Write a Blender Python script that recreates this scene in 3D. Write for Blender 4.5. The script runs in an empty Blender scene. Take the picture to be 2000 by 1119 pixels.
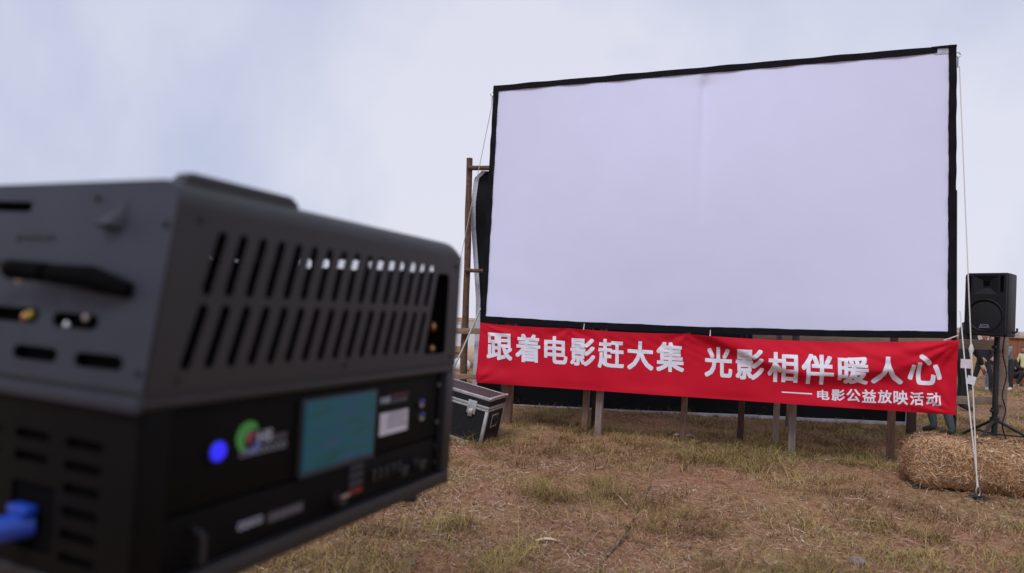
import bpy, bmesh, math, random
import numpy as np
from mathutils import Vector, Matrix
random.seed(7); rng = np.random.default_rng(11)
SC = bpy.context.scene
COL = SC.collection
R_ = math.radians

# ------------------------------------------------------------------ camera, sky, sun, exposure
F = 1300.0; EYE = 1.3; PITCH = math.atan(43.5/1300); ROLL = R_(3.2)
cd = bpy.data.cameras.new('camera'); cam = bpy.data.objects.new('camera', cd); COL.objects.link(cam)
cam.matrix_world = Matrix.Translation((0, 0, EYE)) @ (Matrix.Rotation(math.pi/2+PITCH, 4, 'X') @ Matrix.Rotation(ROLL, 4, 'Z'))
cd.sensor_width = 36; cd.lens = F/2000*36; cd.clip_start = .02; cd.clip_end = 4000
cd.dof.use_dof = True; cd.dof.focus_distance = 7.2; cd.dof.aperture_fstop = 2.1
SC.camera = cam

SUN_EL, SUN_AZ = 52, 212          # azimuth clockwise from +Y
W = bpy.data.worlds.new('World'); SC.world = W; W.use_nodes = True
nt = W.node_tree; nt.nodes.clear()
def N(t, **k):
    n = nt.nodes.new(t)
    for a, b in k.items(): setattr(n, a, b)
    return n
def lk(a, b): nt.links.new(a, b)
out = N('ShaderNodeOutputWorld')
sky = N('ShaderNodeTexSky', sky_type='NISHITA', sun_disc=False, sun_elevation=R_(SUN_EL), sun_rotation=R_(SUN_AZ), air_density=1.2, dust_density=2.5)
b1 = N('ShaderNodeBackground'); b1.inputs['Strength'].default_value = .1; lk(sky.outputs[0], b1.inputs['Color'])
tc = N('ShaderNodeTexCoord')
mp = N('ShaderNodeMapping'); mp.inputs['Scale'].default_value = (1.0, 1.0, 1.15); mp.inputs['Location'].default_value = (1.48, 2.84, .92); lk(tc.outputs['Generated'], mp.inputs['Vector'])
n1 = N('ShaderNodeTexNoise'); n1.inputs['Scale'].default_value = .95; n1.inputs['Detail'].default_value = 6; n1.inputs['Roughness'].default_value = .52
n1.inputs['Distortion'].default_value = .35
lk(mp.outputs[0], n1.inputs['Vector'])
cr = N('ShaderNodeValToRGB'); lk(n1.outputs['Fac'], cr.inputs['Fac'])
cr.color_ramp.elements[0].position = .375; cr.color_ramp.elements[0].color = (.385, .455, .67, 1)
cr.color_ramp.elements[1].position = .60; cr.color_ramp.elements[1].color = (.745, .748, .86, 1)
b2 = N('ShaderNodeBackground'); lk(cr.outputs[0], b2.inputs['Color']); b2.inputs['Strength'].default_value = 1.0
ms = N('ShaderNodeMixShader'); ms.inputs[0].default_value = .88
lk(b1.outputs[0], ms.inputs[1]); lk(b2.outputs[0], ms.inputs[2]); lk(ms.outputs[0], out.inputs['Surface'])

sd = bpy.data.lights.new('sun', 'SUN'); so = bpy.data.objects.new('sun', sd); COL.objects.link(so)
sd.energy = 1.5; sd.angle = R_(22); sd.color = (1, .985, .97)
sdir = Vector((math.sin(R_(SUN_AZ))*math.cos(R_(SUN_EL)), math.cos(R_(SUN_AZ))*math.cos(R_(SUN_EL)), math.sin(R_(SUN_EL))))
so.rotation_euler = sdir.to_track_quat('Z', 'Y').to_euler()
SC.view_settings.view_transform = 'Standard'; SC.view_settings.look = 'None'
SC.view_settings.exposure = .1; SC.view_settings.gamma = 1; SC.view_settings.use_curve_mapping = False

# ------------------------------------------------------------------ pixel -> place helpers
RM = cam.matrix_world.to_3x3(); CP = Vector((0, 0, EYE)); UPV = Vector((0, 0, 1))
def ray(x, y): return RM @ Vector(((x-1000)/F, -(y-559.5)/F, -1))
def gz(y):
    if y < 11: return 0.0
    return -.016*(y-11)
def ground(x, y, z=0.0):
    d = ray(x, y); return CP + d*((z-EYE)/d.z)
def gfar(x, y):
    p = ground(x, y)
    for _ in range(40): p = ground(x, y, gz(p.y))
    return p
def onplane(x, y, P, n):
    d = ray(x, y); return CP + d*((P-CP).dot(n)/d.dot(n))
def atY(x, y, Y):
    d = ray(x, y); return CP + d*(Y/d.y)

# ------------------------------------------------------------------ materials
MATS = {}
def mat(name, col, rough=.6, metal=0, var=.12, scale=30, bump=0, bscale=200, emit=None, spec=.5, stretch=None, coat=0):
    if name in MATS: return MATS[name]
    m = bpy.data.materials.new(name); m.use_nodes = True; t = m.node_tree; b = t.nodes['Principled BSDF']
    b.inputs['Roughness'].default_value = rough; b.inputs['Metallic'].default_value = metal
    b.inputs['Specular IOR Level'].default_value = spec; b.inputs['Coat Weight'].default_value = coat
    co = t.nodes.new('ShaderNodeTexCoord'); src = co.outputs['Object']
    if stretch:
        mpn = t.nodes.new('ShaderNodeMapping'); mpn.inputs['Scale'].default_value = stretch; t.links.new(src, mpn.inputs['Vector']); src = mpn.outputs[0]
    nz = t.nodes.new('ShaderNodeTexNoise'); nz.inputs['Scale'].default_value = scale; nz.inputs['Detail'].default_value = 5; t.links.new(src, nz.inputs['Vector'])
    r = t.nodes.new('ShaderNodeValToRGB'); t.links.new(nz.outputs['Fac'], r.inputs['Fac'])
    r.color_ramp.elements[0].position = .3; r.color_ramp.elements[1].position = .7
    r.color_ramp.elements[0].color = tuple(c*(1-var) for c in col)+(1,); r.color_ramp.elements[1].color = tuple(min(1, c*(1+var)) for c in col)+(1,)
    t.links.new(r.outputs[0], b.inputs['Base Color'])
    if bump:
        n2 = t.nodes.new('ShaderNodeTexNoise'); n2.inputs['Scale'].default_value = bscale; n2.inputs['Detail'].default_value = 3; t.links.new(src, n2.inputs['Vector'])
        bp = t.nodes.new('ShaderNodeBump'); bp.inputs['Strength'].default_value = bump; bp.inputs['Distance'].default_value = .004
        t.links.new(n2.outputs['Fac'], bp.inputs['Height']); t.links.new(bp.outputs[0], b.inputs['Normal'])
    if emit:
        b.inputs['Emission Color'].default_value = tuple(emit[:3])+(1,); b.inputs['Emission Strength'].default_value = emit[3]
    MATS[name] = m; return m
def attr_mat(name, rough=.85, transl=.0):
    m = bpy.data.materials.new(name); m.use_nodes = True; t = m.node_tree; b = t.nodes['Principled BSDF']
    a = t.nodes.new('ShaderNodeAttribute'); a.attribute_name = 'Col'
    t.links.new(a.outputs['Color'], b.inputs['Base Color']); b.inputs['Roughness'].default_value = rough; b.inputs['Specular IOR Level'].default_value = .15
    MATS[name] = m; return m

CASE = mat('powder_coat_charcoal', (.0120, .0114, .0132), .45, 0, .3, 9, .25, 900)
CASE2 = mat('powder_coat_sky_tint', (.019, .022, .037), .5, 0, .2, 9, .25, 900)  # charcoal coat, bluish sky light of the end face put into its colour
BLACK = mat('matte_black', (.012, .012, .013), .6)
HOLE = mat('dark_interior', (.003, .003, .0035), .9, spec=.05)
PANEL = mat('black_panel', (.0026, .0023, .0022), .65, 0, .3, 20, .15, 700, spec=.12)
RUB = mat('black_rubber', (.012, .012, .012), .75)
STEEL = mat('bright_steel', (.6, .6, .6), .35, 1)
ALU = mat('worn_aluminium', (.5, .5, .5), .45, .7, .25, 14)
ROPE = mat('white_rope', (.62, .59, .55), .9, 0, .15, 300)
WOODS = [mat('timber_brown', (.21, .125, .088), .85, 0, .3, 12, .5, 60, stretch=(6, 6, .8)),
         mat('timber_grey', (.27, .215, .185), .9, 0, .25, 12, .5, 60, stretch=(6, 6, .8)),
         mat('timber_dark', (.055, .026, .018), .85, 0, .3, 12, .5, 60, stretch=(6, 6, .8)),
         mat('timber_plank', (.27, .19, .135), .88, 0, .25, 10, .5, 50, stretch=(.8, 6, 6))]
BARK = mat('bark_pole', (.13, .07, .045), .9, 0, .4, 18, .8, 60)
CLOTH_B = mat('black_cloth', (.006, .006, .008), .7, 0, .15, 6, .2, 300, spec=.18)
SCREENW = mat('white_screen_fabric', (.755, .765, .98), .9, 0, .012, 3, .05, 900, spec=.1)
BORDER = mat('black_border_fabric', (.0065, .0065, .009), .8, 0, .2, 10, .2, 300, spec=.15)
RED = mat('red_banner_cloth', (.60, .006, .026), .7, 0, .04, 3, .08, 900, spec=.2)
PRINT = mat('white_print', (.80, .78, .86), .75, 0, .03, 20)
SKIN = mat('skin', (.45, .26, .18), .6, 0, .06, 30)
HAIR = mat('black_hair', (.012, .010, .009), .55)

# ------------------------------------------------------------------ object helpers
def tag(o, label=None, cat=None, group=None, kind=None):
    if label: o['label'] = label
    if cat: o['category'] = cat
    if group: o['group'] = group
    if kind: o['kind'] = kind
    return o
def empty(name, loc, label, cat, rz=0, group=None):
    o = bpy.data.objects.new(name, None); COL.objects.link(o); o.location = loc; o.rotation_euler = (0, 0, rz); o.empty_display_size = .1
    return tag(o, label, cat, group)
def link(name, me, m, parent=None, smooth=False):
    o = bpy.data.objects.new(name, me); COL.objects.link(o); o.parent = parent
    if m is not None:
        if not me.materials:
            for q in (m if isinstance(m, list) else [m]): me.materials.append(q)
    if smooth:
        me.polygons.foreach_set('use_smooth', [True]*len(me.polygons))
    return o
class MB:
    def __init__(s): s.v = []; s.f = []
    def add(s, vs, fs):
        k = len(s.v); s.v += [tuple(v) for v in vs]; s.f += [tuple(i+k for i in f) for f in fs]; return s
    def box(s, a, b, M=None):
        (x0, y0, z0), (x1, y1, z1) = a, b
        vs = [Vector(p) for p in ((x0,y0,z0),(x1,y0,z0),(x1,y1,z0),(x0,y1,z0),(x0,y0,z1),(x1,y0,z1),(x1,y1,z1),(x0,y1,z1))]
        if M: vs = [M @ v for v in vs]
        return s.add(vs, [(0,3,2,1),(4,5,6,7),(0,1,5,4),(1,2,6,5),(2,3,7,6),(3,0,4,7)])
    def tube(s, pts, r, n=8, cap=True):
        pts = [Vector(p) for p in pts]; rs = r if isinstance(r, (list, tuple)) else [r]*len(pts)
        vs = []; up = None
        for i, p in enumerate(pts):
            t = (pts[min(i+1, len(pts)-1)]-pts[max(i-1, 0)]).normalized()
            if up is None:
                up = t.orthogonal().normalized()
            up = (up - t*up.dot(t)); up = up.normalized() if up.length > 1e-6 else t.orthogonal().normalized()
            w = t.cross(up)
            for k in range(n):
                a = 2*math.pi*k/n; vs.append(p+(up*math.cos(a)+w*math.sin(a))*rs[i])
        fs = []
        for i in range(len(pts)-1):
            for k in range(n): fs.append((i*n+k, i*n+(k+1) % n, (i+1)*n+(k+1) % n, (i+1)*n+k))
        if cap: fs.append(tuple(range(n-1, -1, -1))); fs.append(tuple((len(pts)-1)*n+k for k in range(n)))
        return s.add(vs, fs)
    def ell(s, c, r, nu=12, nv=8, M=None):
        vs = []; fs = []
        for j in range(nv+1):
            t = math.pi*j/nv
            for i in range(nu):
                a = 2*math.pi*i/nu; v = Vector((r[0]*math.sin(t)*math.cos(a), r[1]*math.sin(t)*math.sin(a), r[2]*math.cos(t)))
                if M: v = M @ v
                vs.append(Vector(c)+v)
        for j in range(nv):
            for i in range(nu): fs.append((j*nu+i, (j+1)*nu+i, (j+1)*nu+(i+1) % nu, j*nu+(i+1) % nu))
        return s.add(vs, fs)
    def prism(s, poly, y0, y1, M=None):       # poly in (x,z), extruded in y
        n = len(poly); vs = [Vector((x, y0, z)) for x, z in poly]+[Vector((x, y1, z)) for x, z in poly]
        if M: vs = [M @ v for v in vs]
        fs = [tuple(range(n)), tuple(range(2*n-1, n-1, -1))]+[((i+1) % n, i, i+n, (i+1) % n+n) for i in range(n)]
        return s.add(vs, fs)
    def build(s, name, m, parent=None, bevel=0, smooth=False, seg=2):
        me = bpy.data.meshes.new(name); me.from_pydata(s.v, [], s.f); me.update()
        bm = bmesh.new(); bm.from_mesh(me); bmesh.ops.remove_doubles(bm, verts=bm.verts, dist=1e-6)
        bmesh.ops.recalc_face_normals(bm, faces=bm.faces)
        if bevel:
            es = [e for e in bm.edges if len(e.link_faces) == 2 and e.calc_face_angle(0) > .5]
            bmesh.ops.bevel(bm, geom=es, offset=bevel, segments=seg, affect='EDGES', profile=.5, clamp_overlap=True)
        bm.to_mesh(me); bm.free()
        o = link(name, me, m, parent, smooth)
        if smooth or bevel:
            me.polygons.foreach_set('use_smooth', [True]*len(me.polygons)); me.set_sharp_from_angle(angle=R_(38))
        return o
def grid_mesh(name, fn, nu, nv, m, parent=None, smooth=True):
    vs = [tuple(fn(i/nu, j/nv)) for j in range(nv+1) for i in range(nu+1)]
    fs = [(j*(nu+1)+i, j*(nu+1)+i+1, (j+1)*(nu+1)+i+1, (j+1)*(nu+1)+i) for j in range(nv) for i in range(nu)]
    me = bpy.data.meshes.new(name); me.from_pydata(vs, [], fs); me.update()
    return link(name, me, m, parent, smooth)
def eval_mesh(o):
    dg = bpy.context.evaluated_depsgraph_get(); dg.update(); return bpy.data.meshes.new_from_object(o.evaluated_get(dg))
def panel_mesh(outer, holes, th):             # flat panel in XY with real openings, thickness along Z
    c = bpy.data.curves.new('panel', 'CURVE'); c.dimensions = '2D'; c.fill_mode = 'BOTH'; c.extrude = th/2
    for pts in [outer]+holes:
        s = c.splines.new('POLY'); s.points.add(len(pts)-1); s.use_cyclic_u = True
        for p, q in zip(s.points, pts): p.co = (q[0], q[1], 0, 1)
    o = bpy.data.objects.new('panel', c); COL.objects.link(o); me = eval_mesh(o); bpy.data.objects.remove(o); bpy.data.curves.remove(c)
    me.materials.clear(); return me
def capsule(x0, y0, x1, y1, r, n=4):
    a = math.atan2(y1-y0, x1-x0); pts = []
    for k in range(n+1): t = a+math.pi/2+math.pi*k/n; pts.append((x0+r*math.cos(t), y0+r*math.sin(t)))
    for k in range(n+1): t = a-math.pi/2+math.pi*k/n; pts.append((x1+r*math.cos(t), y1+r*math.sin(t)))
    return pts
def rrect(x0, y0, x1, y1, r, n=3):
    pts = []
    for cx, cy, a in ((x1-r, y1-r, 0), (x0+r, y1-r, 90), (x0+r, y0+r, 180), (x1-r, y0+r, 270)):
        for k in range(n+1): t = R_(a+90*k/n); pts.append((cx+r*math.cos(t), cy+r*math.sin(t)))
    return pts
def circ(x, y, r, n=24): return [(x+r*math.cos(2*math.pi*k/n), y+r*math.sin(2*math.pi*k/n)) for k in range(n)]
def text_mesh(s, bold=.02):
    c = bpy.data.curves.new('t', 'FONT'); c.body = s; c.size = 1; c.offset = bold; c.resolution_u = 3
    o = bpy.data.objects.new('t', c); COL.objects.link(o); me = eval_mesh(o); bpy.data.objects.remove(o); bpy.data.curves.remove(c)
    me.materials.clear(); return me
def curve_pts(pts, n=12):                     # Catmull-Rom through points
    P = [Vector(p) for p in pts]; P = [P[0]*2-P[1]]+P+[P[-1]*2-P[-2]]; o = []
    for i in range(1, len(P)-2):
        for k in range(n):
            t = k/n; a, b, c, d = P[i-1:i+3]
            o.append(.5*((2*b)+(c-a)*t+(2*a-5*b+4*c-d)*t*t+(3*b-a-3*c+d)*t**3))
    return o+[P[-2]]
def vnoise(x, y, cell, seed):
    r = np.random.default_rng(seed).random((256, 256)); u = x/cell+91.3; v = y/cell+57.7
    i = np.floor(u).astype(int); j = np.floor(v).astype(int); a = u-i; b = v-j; a = a*a*(3-2*a); b = b*b*(3-2*b)
    g = lambda p, q: r[p % 256, q % 256]
    return (g(i, j)*(1-a)+g(i+1, j)*a)*(1-b)+(g(i, j+1)*(1-a)+g(i+1, j+1)*a)*b
def color_mesh(name, verts, faces_n, nper, cols, m, parent=None):
    """verts (N,k,3); one list of local faces per piece; cols (N,k,3)"""
    n, k = verts.shape[:2]; me = bpy.data.meshes.new(name)
    loops = np.concatenate([np.array(f) for f in faces_n]); lens = np.array([len(f) for f in faces_n])
    me.vertices.add(n*k); me.vertices.foreach_set('co', verts.reshape(-1).astype(np.float32))
    L = (np.arange(n)[:, None]*k+loops[None]).reshape(-1); me.loops.add(len(L)); me.loops.foreach_set('vertex_index', L.astype(np.int32))
    ln = np.tile(lens, n); st = np.concatenate([[0], np.cumsum(ln)[:-1]]); me.polygons.add(len(ln))
    me.polygons.foreach_set('loop_start', st.astype(np.int32)); me.polygons.foreach_set('loop_total', ln.astype(np.int32))
    a = me.color_attributes.new('Col', 'FLOAT_COLOR', 'POINT')
    c4 = np.ones((n*k, 4), np.float32); c4[:, :3] = cols.reshape(-1, 3); a.data.foreach_set('color', c4.reshape(-1))
    me.update(calc_edges=True); me.validate()
    return link(name, me, m, parent)

# ------------------------------------------------------------------ ground and far terrain
gm = bpy.data.materials.new('dry_field_soil'); gm.use_nodes = True; t = gm.node_tree; b = t.nodes['Principled BSDF']
b.inputs['Roughness'].default_value = .95; b.inputs['Specular IOR Level'].default_value = .1
co = t.nodes.new('ShaderNodeTexCoord')
def gn(scale, detail=6):
    n = t.nodes.new('ShaderNodeTexNoise'); n.inputs['Scale'].default_value = scale; n.inputs['Detail'].default_value = detail; n.inputs['Roughness'].default_value = .65
    t.links.new(co.outputs['Object'], n.inputs['Vector']); return n.outputs['Fac']
def ramp(f, *st):
    r = t.nodes.new('ShaderNodeValToRGB'); t.links.new(f, r.inputs['Fac']); e = r.color_ramp.elements
    while len(e) < len(st): e.new(.5)
    for q, (p, c) in zip(e, st): q.position = p; q.color = tuple(c)+(1,)
    return r.outputs[0]
def mixc(f, a, bb):
    m = t.nodes.new('ShaderNodeMix'); m.data_type = 'RGBA'; t.links.new(f, m.inputs[0]); t.links.new(a, m.inputs[6]); t.links.new(bb, m.inputs[7]); return m.outputs[2]
soil = ramp(gn(14), (.3, (.21, .10, .06)), (.5, (.40, .19, .115)), (.72, (.48, .27, .18)))
grs = ramp(gn(9), (.3, (.15, .095, .045)), (.55, (.29, .185, .09)), (.75, (.40, .27, .15)))
far = ramp(gn(.9), (.35, (0, 0, 0)), (.62, (1, 1, 1)))
t.links.new(mixc(far, soil, grs), b.inputs['Base Color'])
bp = t.nodes.new('ShaderNodeBump'); bp.inputs['Strength'].default_value = .7; bp.inputs['Distance'].default_value = .03
t.links.new(gn(22, 8), bp.inputs['Height']); t.links.new(bp.outputs[0], b.inputs['Normal'])
rads = [0]+list(np.geomspace(.6, 1800, 60)); na = 120; vs = [(0, 0, 0)]; fs = []
for i, r in enumerate(rads[1:]):
    for k in range(na):
        a = 2*math.pi*k/na; x, y = r*math.sin(a), r*math.cos(a); vs.append((x, y, gz(y)))
for k in range(na): fs.append((0, 1+(k+1) % na, 1+k))
for i in range(len(rads)-2):
    for k in range(na): p = 1+i*na; fs.append((p+k, p+(k+1) % na, p+na+(k+1) % na, p+na+k))
me = bpy.data.meshes.new('ground'); me.from_pydata(vs, [], fs); me.update()
g = link('ground', me, gm, None, True); tag(g, 'dry reddish field with straw litter and patchy grass', 'ground', kind='structure')
# low ridge on the horizon
HILL = mat('hazy_ridge', (.23, .20, .19), .95, 0, .25, .05)
vs = []; n = 160
for i in range(n+1):
    a = -1.25+2.5*i/n; d = 330
    h = 3.2+2.2*vnoise(np.array([i*.9]), np.array([3.]), 4, 5)[0]+1.4*vnoise(np.array([i*.9]), np.array([9.]), 1, 6)[0]
    h = -11+(h+10.5)*min(1, max(0, (a-.25)/.35))
    for dd, z in ((0, -16), (14, h*.7-1.5), (40, h), (90, -16)): vs.append(((d+dd)*math.sin(a), (d+dd)*math.cos(a), z))
fs = [(i*4+j, i*4+4+j, i*4+5+j, i*4+1+j) for i in range(n) for j in range(3)]
me = bpy.data.meshes.new('hills'); me.from_pydata(vs, [], fs); me.update(); tag(link('hills', me, HILL, None, True), 'low hazy brown ridge along the horizon', 'hills', kind='structure')

# ------------------------------------------------------------------ straw litter and grass on the ground
def scatter(n, dmin, dmax, p):
    u = rng.random(n); d = (dmin**p+(dmax**p-dmin**p)*u)**(1/p)
    a = np.where(rng.random(n) < .8, rng.uniform(-.45, .95, n), rng.normal(.2, .8, n)); return d*a, d
PAL = np.array([(.45, .295, .185), (.39, .215, .125), (.55, .43, .33), (.10, .052, .03), (.27, .145, .08), (.64, .56, .47)])
n = 620000; x, y = scatter(n, 1.6, 26, .45)
pt = vnoise(x, y, .55, 21); pt2 = vnoise(x, y, 1.7, 22); keep = rng.random(n) < .25+.75*np.clip((pt*.6+pt2*.6-.25)*1.6, 0, 1); x, y, pt, pt2 = x[keep], y[keep], pt[keep], pt2[keep]; n = len(x)
an = rng.uniform(0, 2*np.pi, n); ln = (rng.gamma(2.0, .009, n)+.009)*(1+y*.05)*np.where(rng.random(n) < .05, 2.2, 1); wd = rng.uniform(.0012, .0034, n)*(1+y*.06); el = np.abs(rng.normal(0, .22, n))+.02
dx, dy, dz = np.cos(an)*np.cos(el), np.sin(an)*np.cos(el), np.sin(el); sx, sy = -np.sin(an), np.cos(an)
z0 = rng.uniform(.001, .016, n)+np.array([gz(q) for q in y])
P0 = np.stack([x, y, z0], 1); D = np.stack([dx, dy, dz], 1)*ln[:, None]; S = np.stack([sx, sy, rng.normal(0, .4, n)], 1)*wd[:, None]/2
bend = np.stack([sx, sy, np.zeros(n)], 1)*(rng.normal(0, .12, n)*ln)[:, None]
V = np.stack([P0-S, P0+S, P0+D+S*.6, P0+D-S*.6], 1)
ci = rng.choice(6, n, p=[.23, .21, .10, .24, .17, .05]); c = PAL[ci]*rng.uniform(.75, 1.2, (n, 1))
dk = np.clip((vnoise(x, y, .9, 25)-.45)*2.2, 0, 1)[:, None]; c = c*(1-dk*.65)+np.array([.15, .075, .045])*dk*.65
SM = attr_mat('straw_fibres')
tag(color_mesh('straw_litter', V, [(0, 1, 2, 3)], 4, np.repeat(c[:, None], 4, 1), SM), 'brown dead straw and leaf litter strewn over the red soil', 'straw', kind='stuff')
# standing blades in tufts
nt_ = 36000; tx, ty = scatter(nt_, 2.2, 60, .55)
wgt = vnoise(tx, ty, 1.1, 31)*.65+vnoise(tx, ty, .4, 32)*.35; band = np.exp(-((ty-7.0)/1.5)**2)*.12
kp = rng.random(nt_) < np.clip((wgt+band-.40)*4, .08, 1); tx, ty, wgt = tx[kp], ty[kp], wgt[kp]; nt_ = len(tx)
nb = 16; x = np.repeat(tx, nb)+rng.normal(0, .05, nt_*nb); y = np.repeat(ty, nb)+rng.normal(0, .05, nt_*nb); n = len(x)
hue = np.repeat(np.clip(vnoise(tx, ty, .8, 41)*1.25-.1+rng.normal(0, .14, nt_), 0, 1), nb)
h = (rng.gamma(3, .010, n)+.006)*np.repeat(rng.uniform(.6, 1.4, nt_), nb); an = rng.uniform(0, 2*np.pi, n); lean = rng.uniform(.6, 2.6, n)*h
wd = rng.uniform(.002, .0045, n)*(1+y*.05); zz = np.array([gz(q) for q in y]); o = np.stack([x, y, zz], 1); dr = np.stack([np.cos(an), np.sin(an), 0*an], 1); sd_ = np.stack([-np.sin(an), np.cos(an), 0*an], 1)*wd[:, None]/2
up = np.array([0, 0, 1.])
m1 = o+dr*(lean*.35)[:, None]+up*(h*.65)[:, None]; tp = o+dr*lean[:, None]+up*(h*.95)[:, None]
V = np.stack([o-sd_, o+sd_, m1+sd_*.8, m1-sd_*.8, tp], 1)
G0, G1, G2, G3 = np.array([.17, .09, .045]), np.array([.36, .235, .11]), np.array([.32, .265, .085]), np.array([.16, .185, .055])
hh = (hue*3)[:, None]
c = np.where(hh < 1, G0+(G1-G0)*hh, np.where(hh < 2, G1+(G2-G1)*(hh-1), G2+(G3-G2)*(hh-2)))*rng.uniform(.7, 1.25, (n, 1))
# tangled, taller dry clumps in the trampled band below the screen and here and there on the field
nc = 2600; tx, ty = scatter(nc, 3, 13, 1.0); wg = vnoise(tx, ty, .7, 51)*.6+vnoise(tx, ty, 2.2, 52)*.4+.22*np.exp(-((ty-6.9+.12*tx)/1.0)**2)
kp = wg > .55; tx, ty = tx[kp], ty[kp]; nc = len(tx); nb2 = 60; n2 = nc*nb2; rad = np.repeat(rng.uniform(.03, .11, nc), nb2)
x2 = np.repeat(tx, nb2)+rng.normal(0, 1, n2)*rad; y2 = np.repeat(ty, nb2)+rng.normal(0, 1, n2)*rad
h2 = rng.gamma(3, .014, n2)*np.repeat(rng.uniform(.5, 1.5, nc), nb2)+.006; a2 = np.repeat(rng.uniform(0, 6.28, nc), nb2)+rng.normal(0, 1.1, n2); l2 = rng.uniform(.8, 3.2, n2)*h2; w2 = rng.uniform(.0012, .003, n2)*(1+y2*.05)
z2 = np.array([gz(q) for q in y2]); o2 = np.stack([x2, y2, z2], 1); d2 = np.stack([np.cos(a2), np.sin(a2), 0*a2], 1); s2 = np.stack([-np.sin(a2), np.cos(a2), 0*a2], 1)*w2[:, None]/2
m2_ = o2+d2*(l2*.4)[:, None]+up*(h2*.8)[:, None]; t2 = o2+d2*l2[:, None]+up*(h2*.7)[:, None]
V = np.concatenate([V, np.stack([o2-s2, o2+s2, m2_+s2*.8, m2_-s2*.8, t2], 1)])
q2 = np.repeat(np.clip(rng.normal(.45, .3, nc), 0, 1), nb2)[:, None]; cc2 = (np.array([.14, .072, .036])*(1-q2)+np.array([.33, .26, .085])*q2)*rng.uniform(.6, 1.45, (n2, 1)); c = np.concatenate([c, cc2])
tag(color_mesh('grass', V, [(0, 1, 2, 3), (3, 2, 4)], 5, np.repeat(c[:, None], 5, 1), SM), 'short dry yellow-green grass tufts across the field', 'grass', kind='stuff')

# ------------------------------------------------------------------ projection screen
YAW = R_(-18); SL = Vector((math.cos(YAW), math.sin(YAW), 0)); SN = Vector((-SL.y, SL.x, 0))   # SN points away from the camera
SP = Vector((2.95, 6.50, 0))
def sp(x, y, off=0): return onplane(x, y, SP+SN*off, SN)
TL, TR, BR, BL = sp(965, 169), sp(1868, 89), sp(1866, 660), sp(939, 627)
base = Vector((BL.x, BL.y, 0))*.5+Vector((BR.x, BR.y, 0))*.5
scr = empty('projection_screen', base, 'huge white outdoor cinema screen with black border above the red banner', 'screen')
def quad(u, v, a=TL, b_=TR, c_=BR, d=BL): return (d*(1-u)+c_*u)*(1-v)+(a*(1-u)+b_*u)*v
ucr = (sp(1370, 300)-TL).dot(SL)/(TR-TL).dot(SL)
def fabric(u, v):
    p = quad(.012+.976*u, .02+.96*v)-base
    uu = .012+.976*u
    w = (uu-ucr)
    dpt = (-.034*math.exp(-(w/.0095)**2)*min(1, max(0.03, (v-.35)/.6))-.012*math.exp(-(w/.05)**2)*v)*min(1, (1-v)/.05)
    dpt += .004*math.sin(v*40+math.sin(u*7)*2)*max(0, .35-v)*math.sin(u*9+1)
    dpt += .085*math.sin(u*3.1415)*math.sin(v*3.1415)
    return p-SN*dpt-UPV*.036*4*uu*(1-uu)*(1-v)
ss = grid_mesh('screen_fabric', fabric, 170, 90, SCREENW, scr)
BW = .062
def strip(name, A, B, inward, wid, seed, n=70, u0=0, u1=1, sag=0):
    mb = MB(); vs = []; r = random.Random(seed); ph = [r.uniform(0, 6) for _ in range(6)]
    for i in range(n+1):
        q = u0+(u1-u0)*i/n; p = A+(B-A)*q-base-UPV*sag*4*q*(1-q)
        wob = .002*math.sin(q*23+ph[0])+.0012*math.sin(q*71+ph[1])+.001*math.sin(q*151+ph[2])
        wob2 = .002*math.sin(q*27+ph[3])+.0015*math.sin(q*83+ph[4])
        o_ = -SN*(.014+.006*math.sin(q*55+ph[5]))
        vs += [p+inward*wob2*.6+SN*.02, p+inward*wob2*.6+o_, p+inward*(wid+wob)+o_, p+inward*(wid+wob)+SN*.012]
    fs = [(4*i+j, 4*i+(j+1) % 4, 4*i+4+(j+1) % 4, 4*i+4+j) for i in range(n) for j in range(4)]+[(0, 1, 2, 3), (4*n+3, 4*n+2, 4*n+1, 4*n)]
    mb.add(vs, fs); return mb.build(name, BORDER, scr, smooth=True)
UPV = Vector((0, 0, 1))
strip('border_strip', TL, TR, -UPV, BW, 1, u0=0, u1=.966); strip('border_strip', BL, BR, UPV, BW*1.05, 2, sag=.036)
strip('border_strip', TL, BL, SL, BW*.95, 3); strip('border_strip', TR, BR, -SL, BW, 4)
MB().add([p-base for p in (TL+(TR-TL)*.962-UPV*.012-SN*.004, TL+(TR-TL)*.99-UPV*.012-SN*.004, TL+(TR-TL)*.99-UPV*.075-SN*.004, TL+(TR-TL)*.962-UPV*.075-SN*.004)], [(0, 1, 2, 3)]).build('exposed_frame_patch', ALU, scr)
o = strip('border_corner', TL, TR, -UPV, .018, 6, u0=.955, u1=1)
def inset(P, du, dz): return P+SL*du+UPV*dz+SN*.045-base
for A, B in ((inset(TL, .03, -.03), inset(TR, -.03, -.03)), (inset(BL, .03, .03), inset(BR, -.03, .03)), (inset(TL, .03, -.03), inset(BL, .03, .03)), (inset(TR, -.03, -.03), inset(BR, -.03, .03)), (inset(TL+(TR-TL)*ucr, 0, -.03)+SN*.06, inset(BL+(BR-BL)*ucr, 0, .03)+SN*.06)):
    MB().tube([A, B], .02, 8).build('frame_tube', BLACK, scr)
f1 = ground(1862, 848); f0 = Vector((-.05, 8.95, 0))
for ft, tp in ((f1, TR+(BR-TR)*.5), (f0, TL+(BL-TL)*.5)):
    MB().tube([tp+SN*.06-base, Vector((ft.x, ft.y, .35))-base, Vector((ft.x, ft.y, -.02))-base], .028, 8).build('brace_leg', BLACK, scr)
m_ = atY(1533, 656, 0); 
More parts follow.
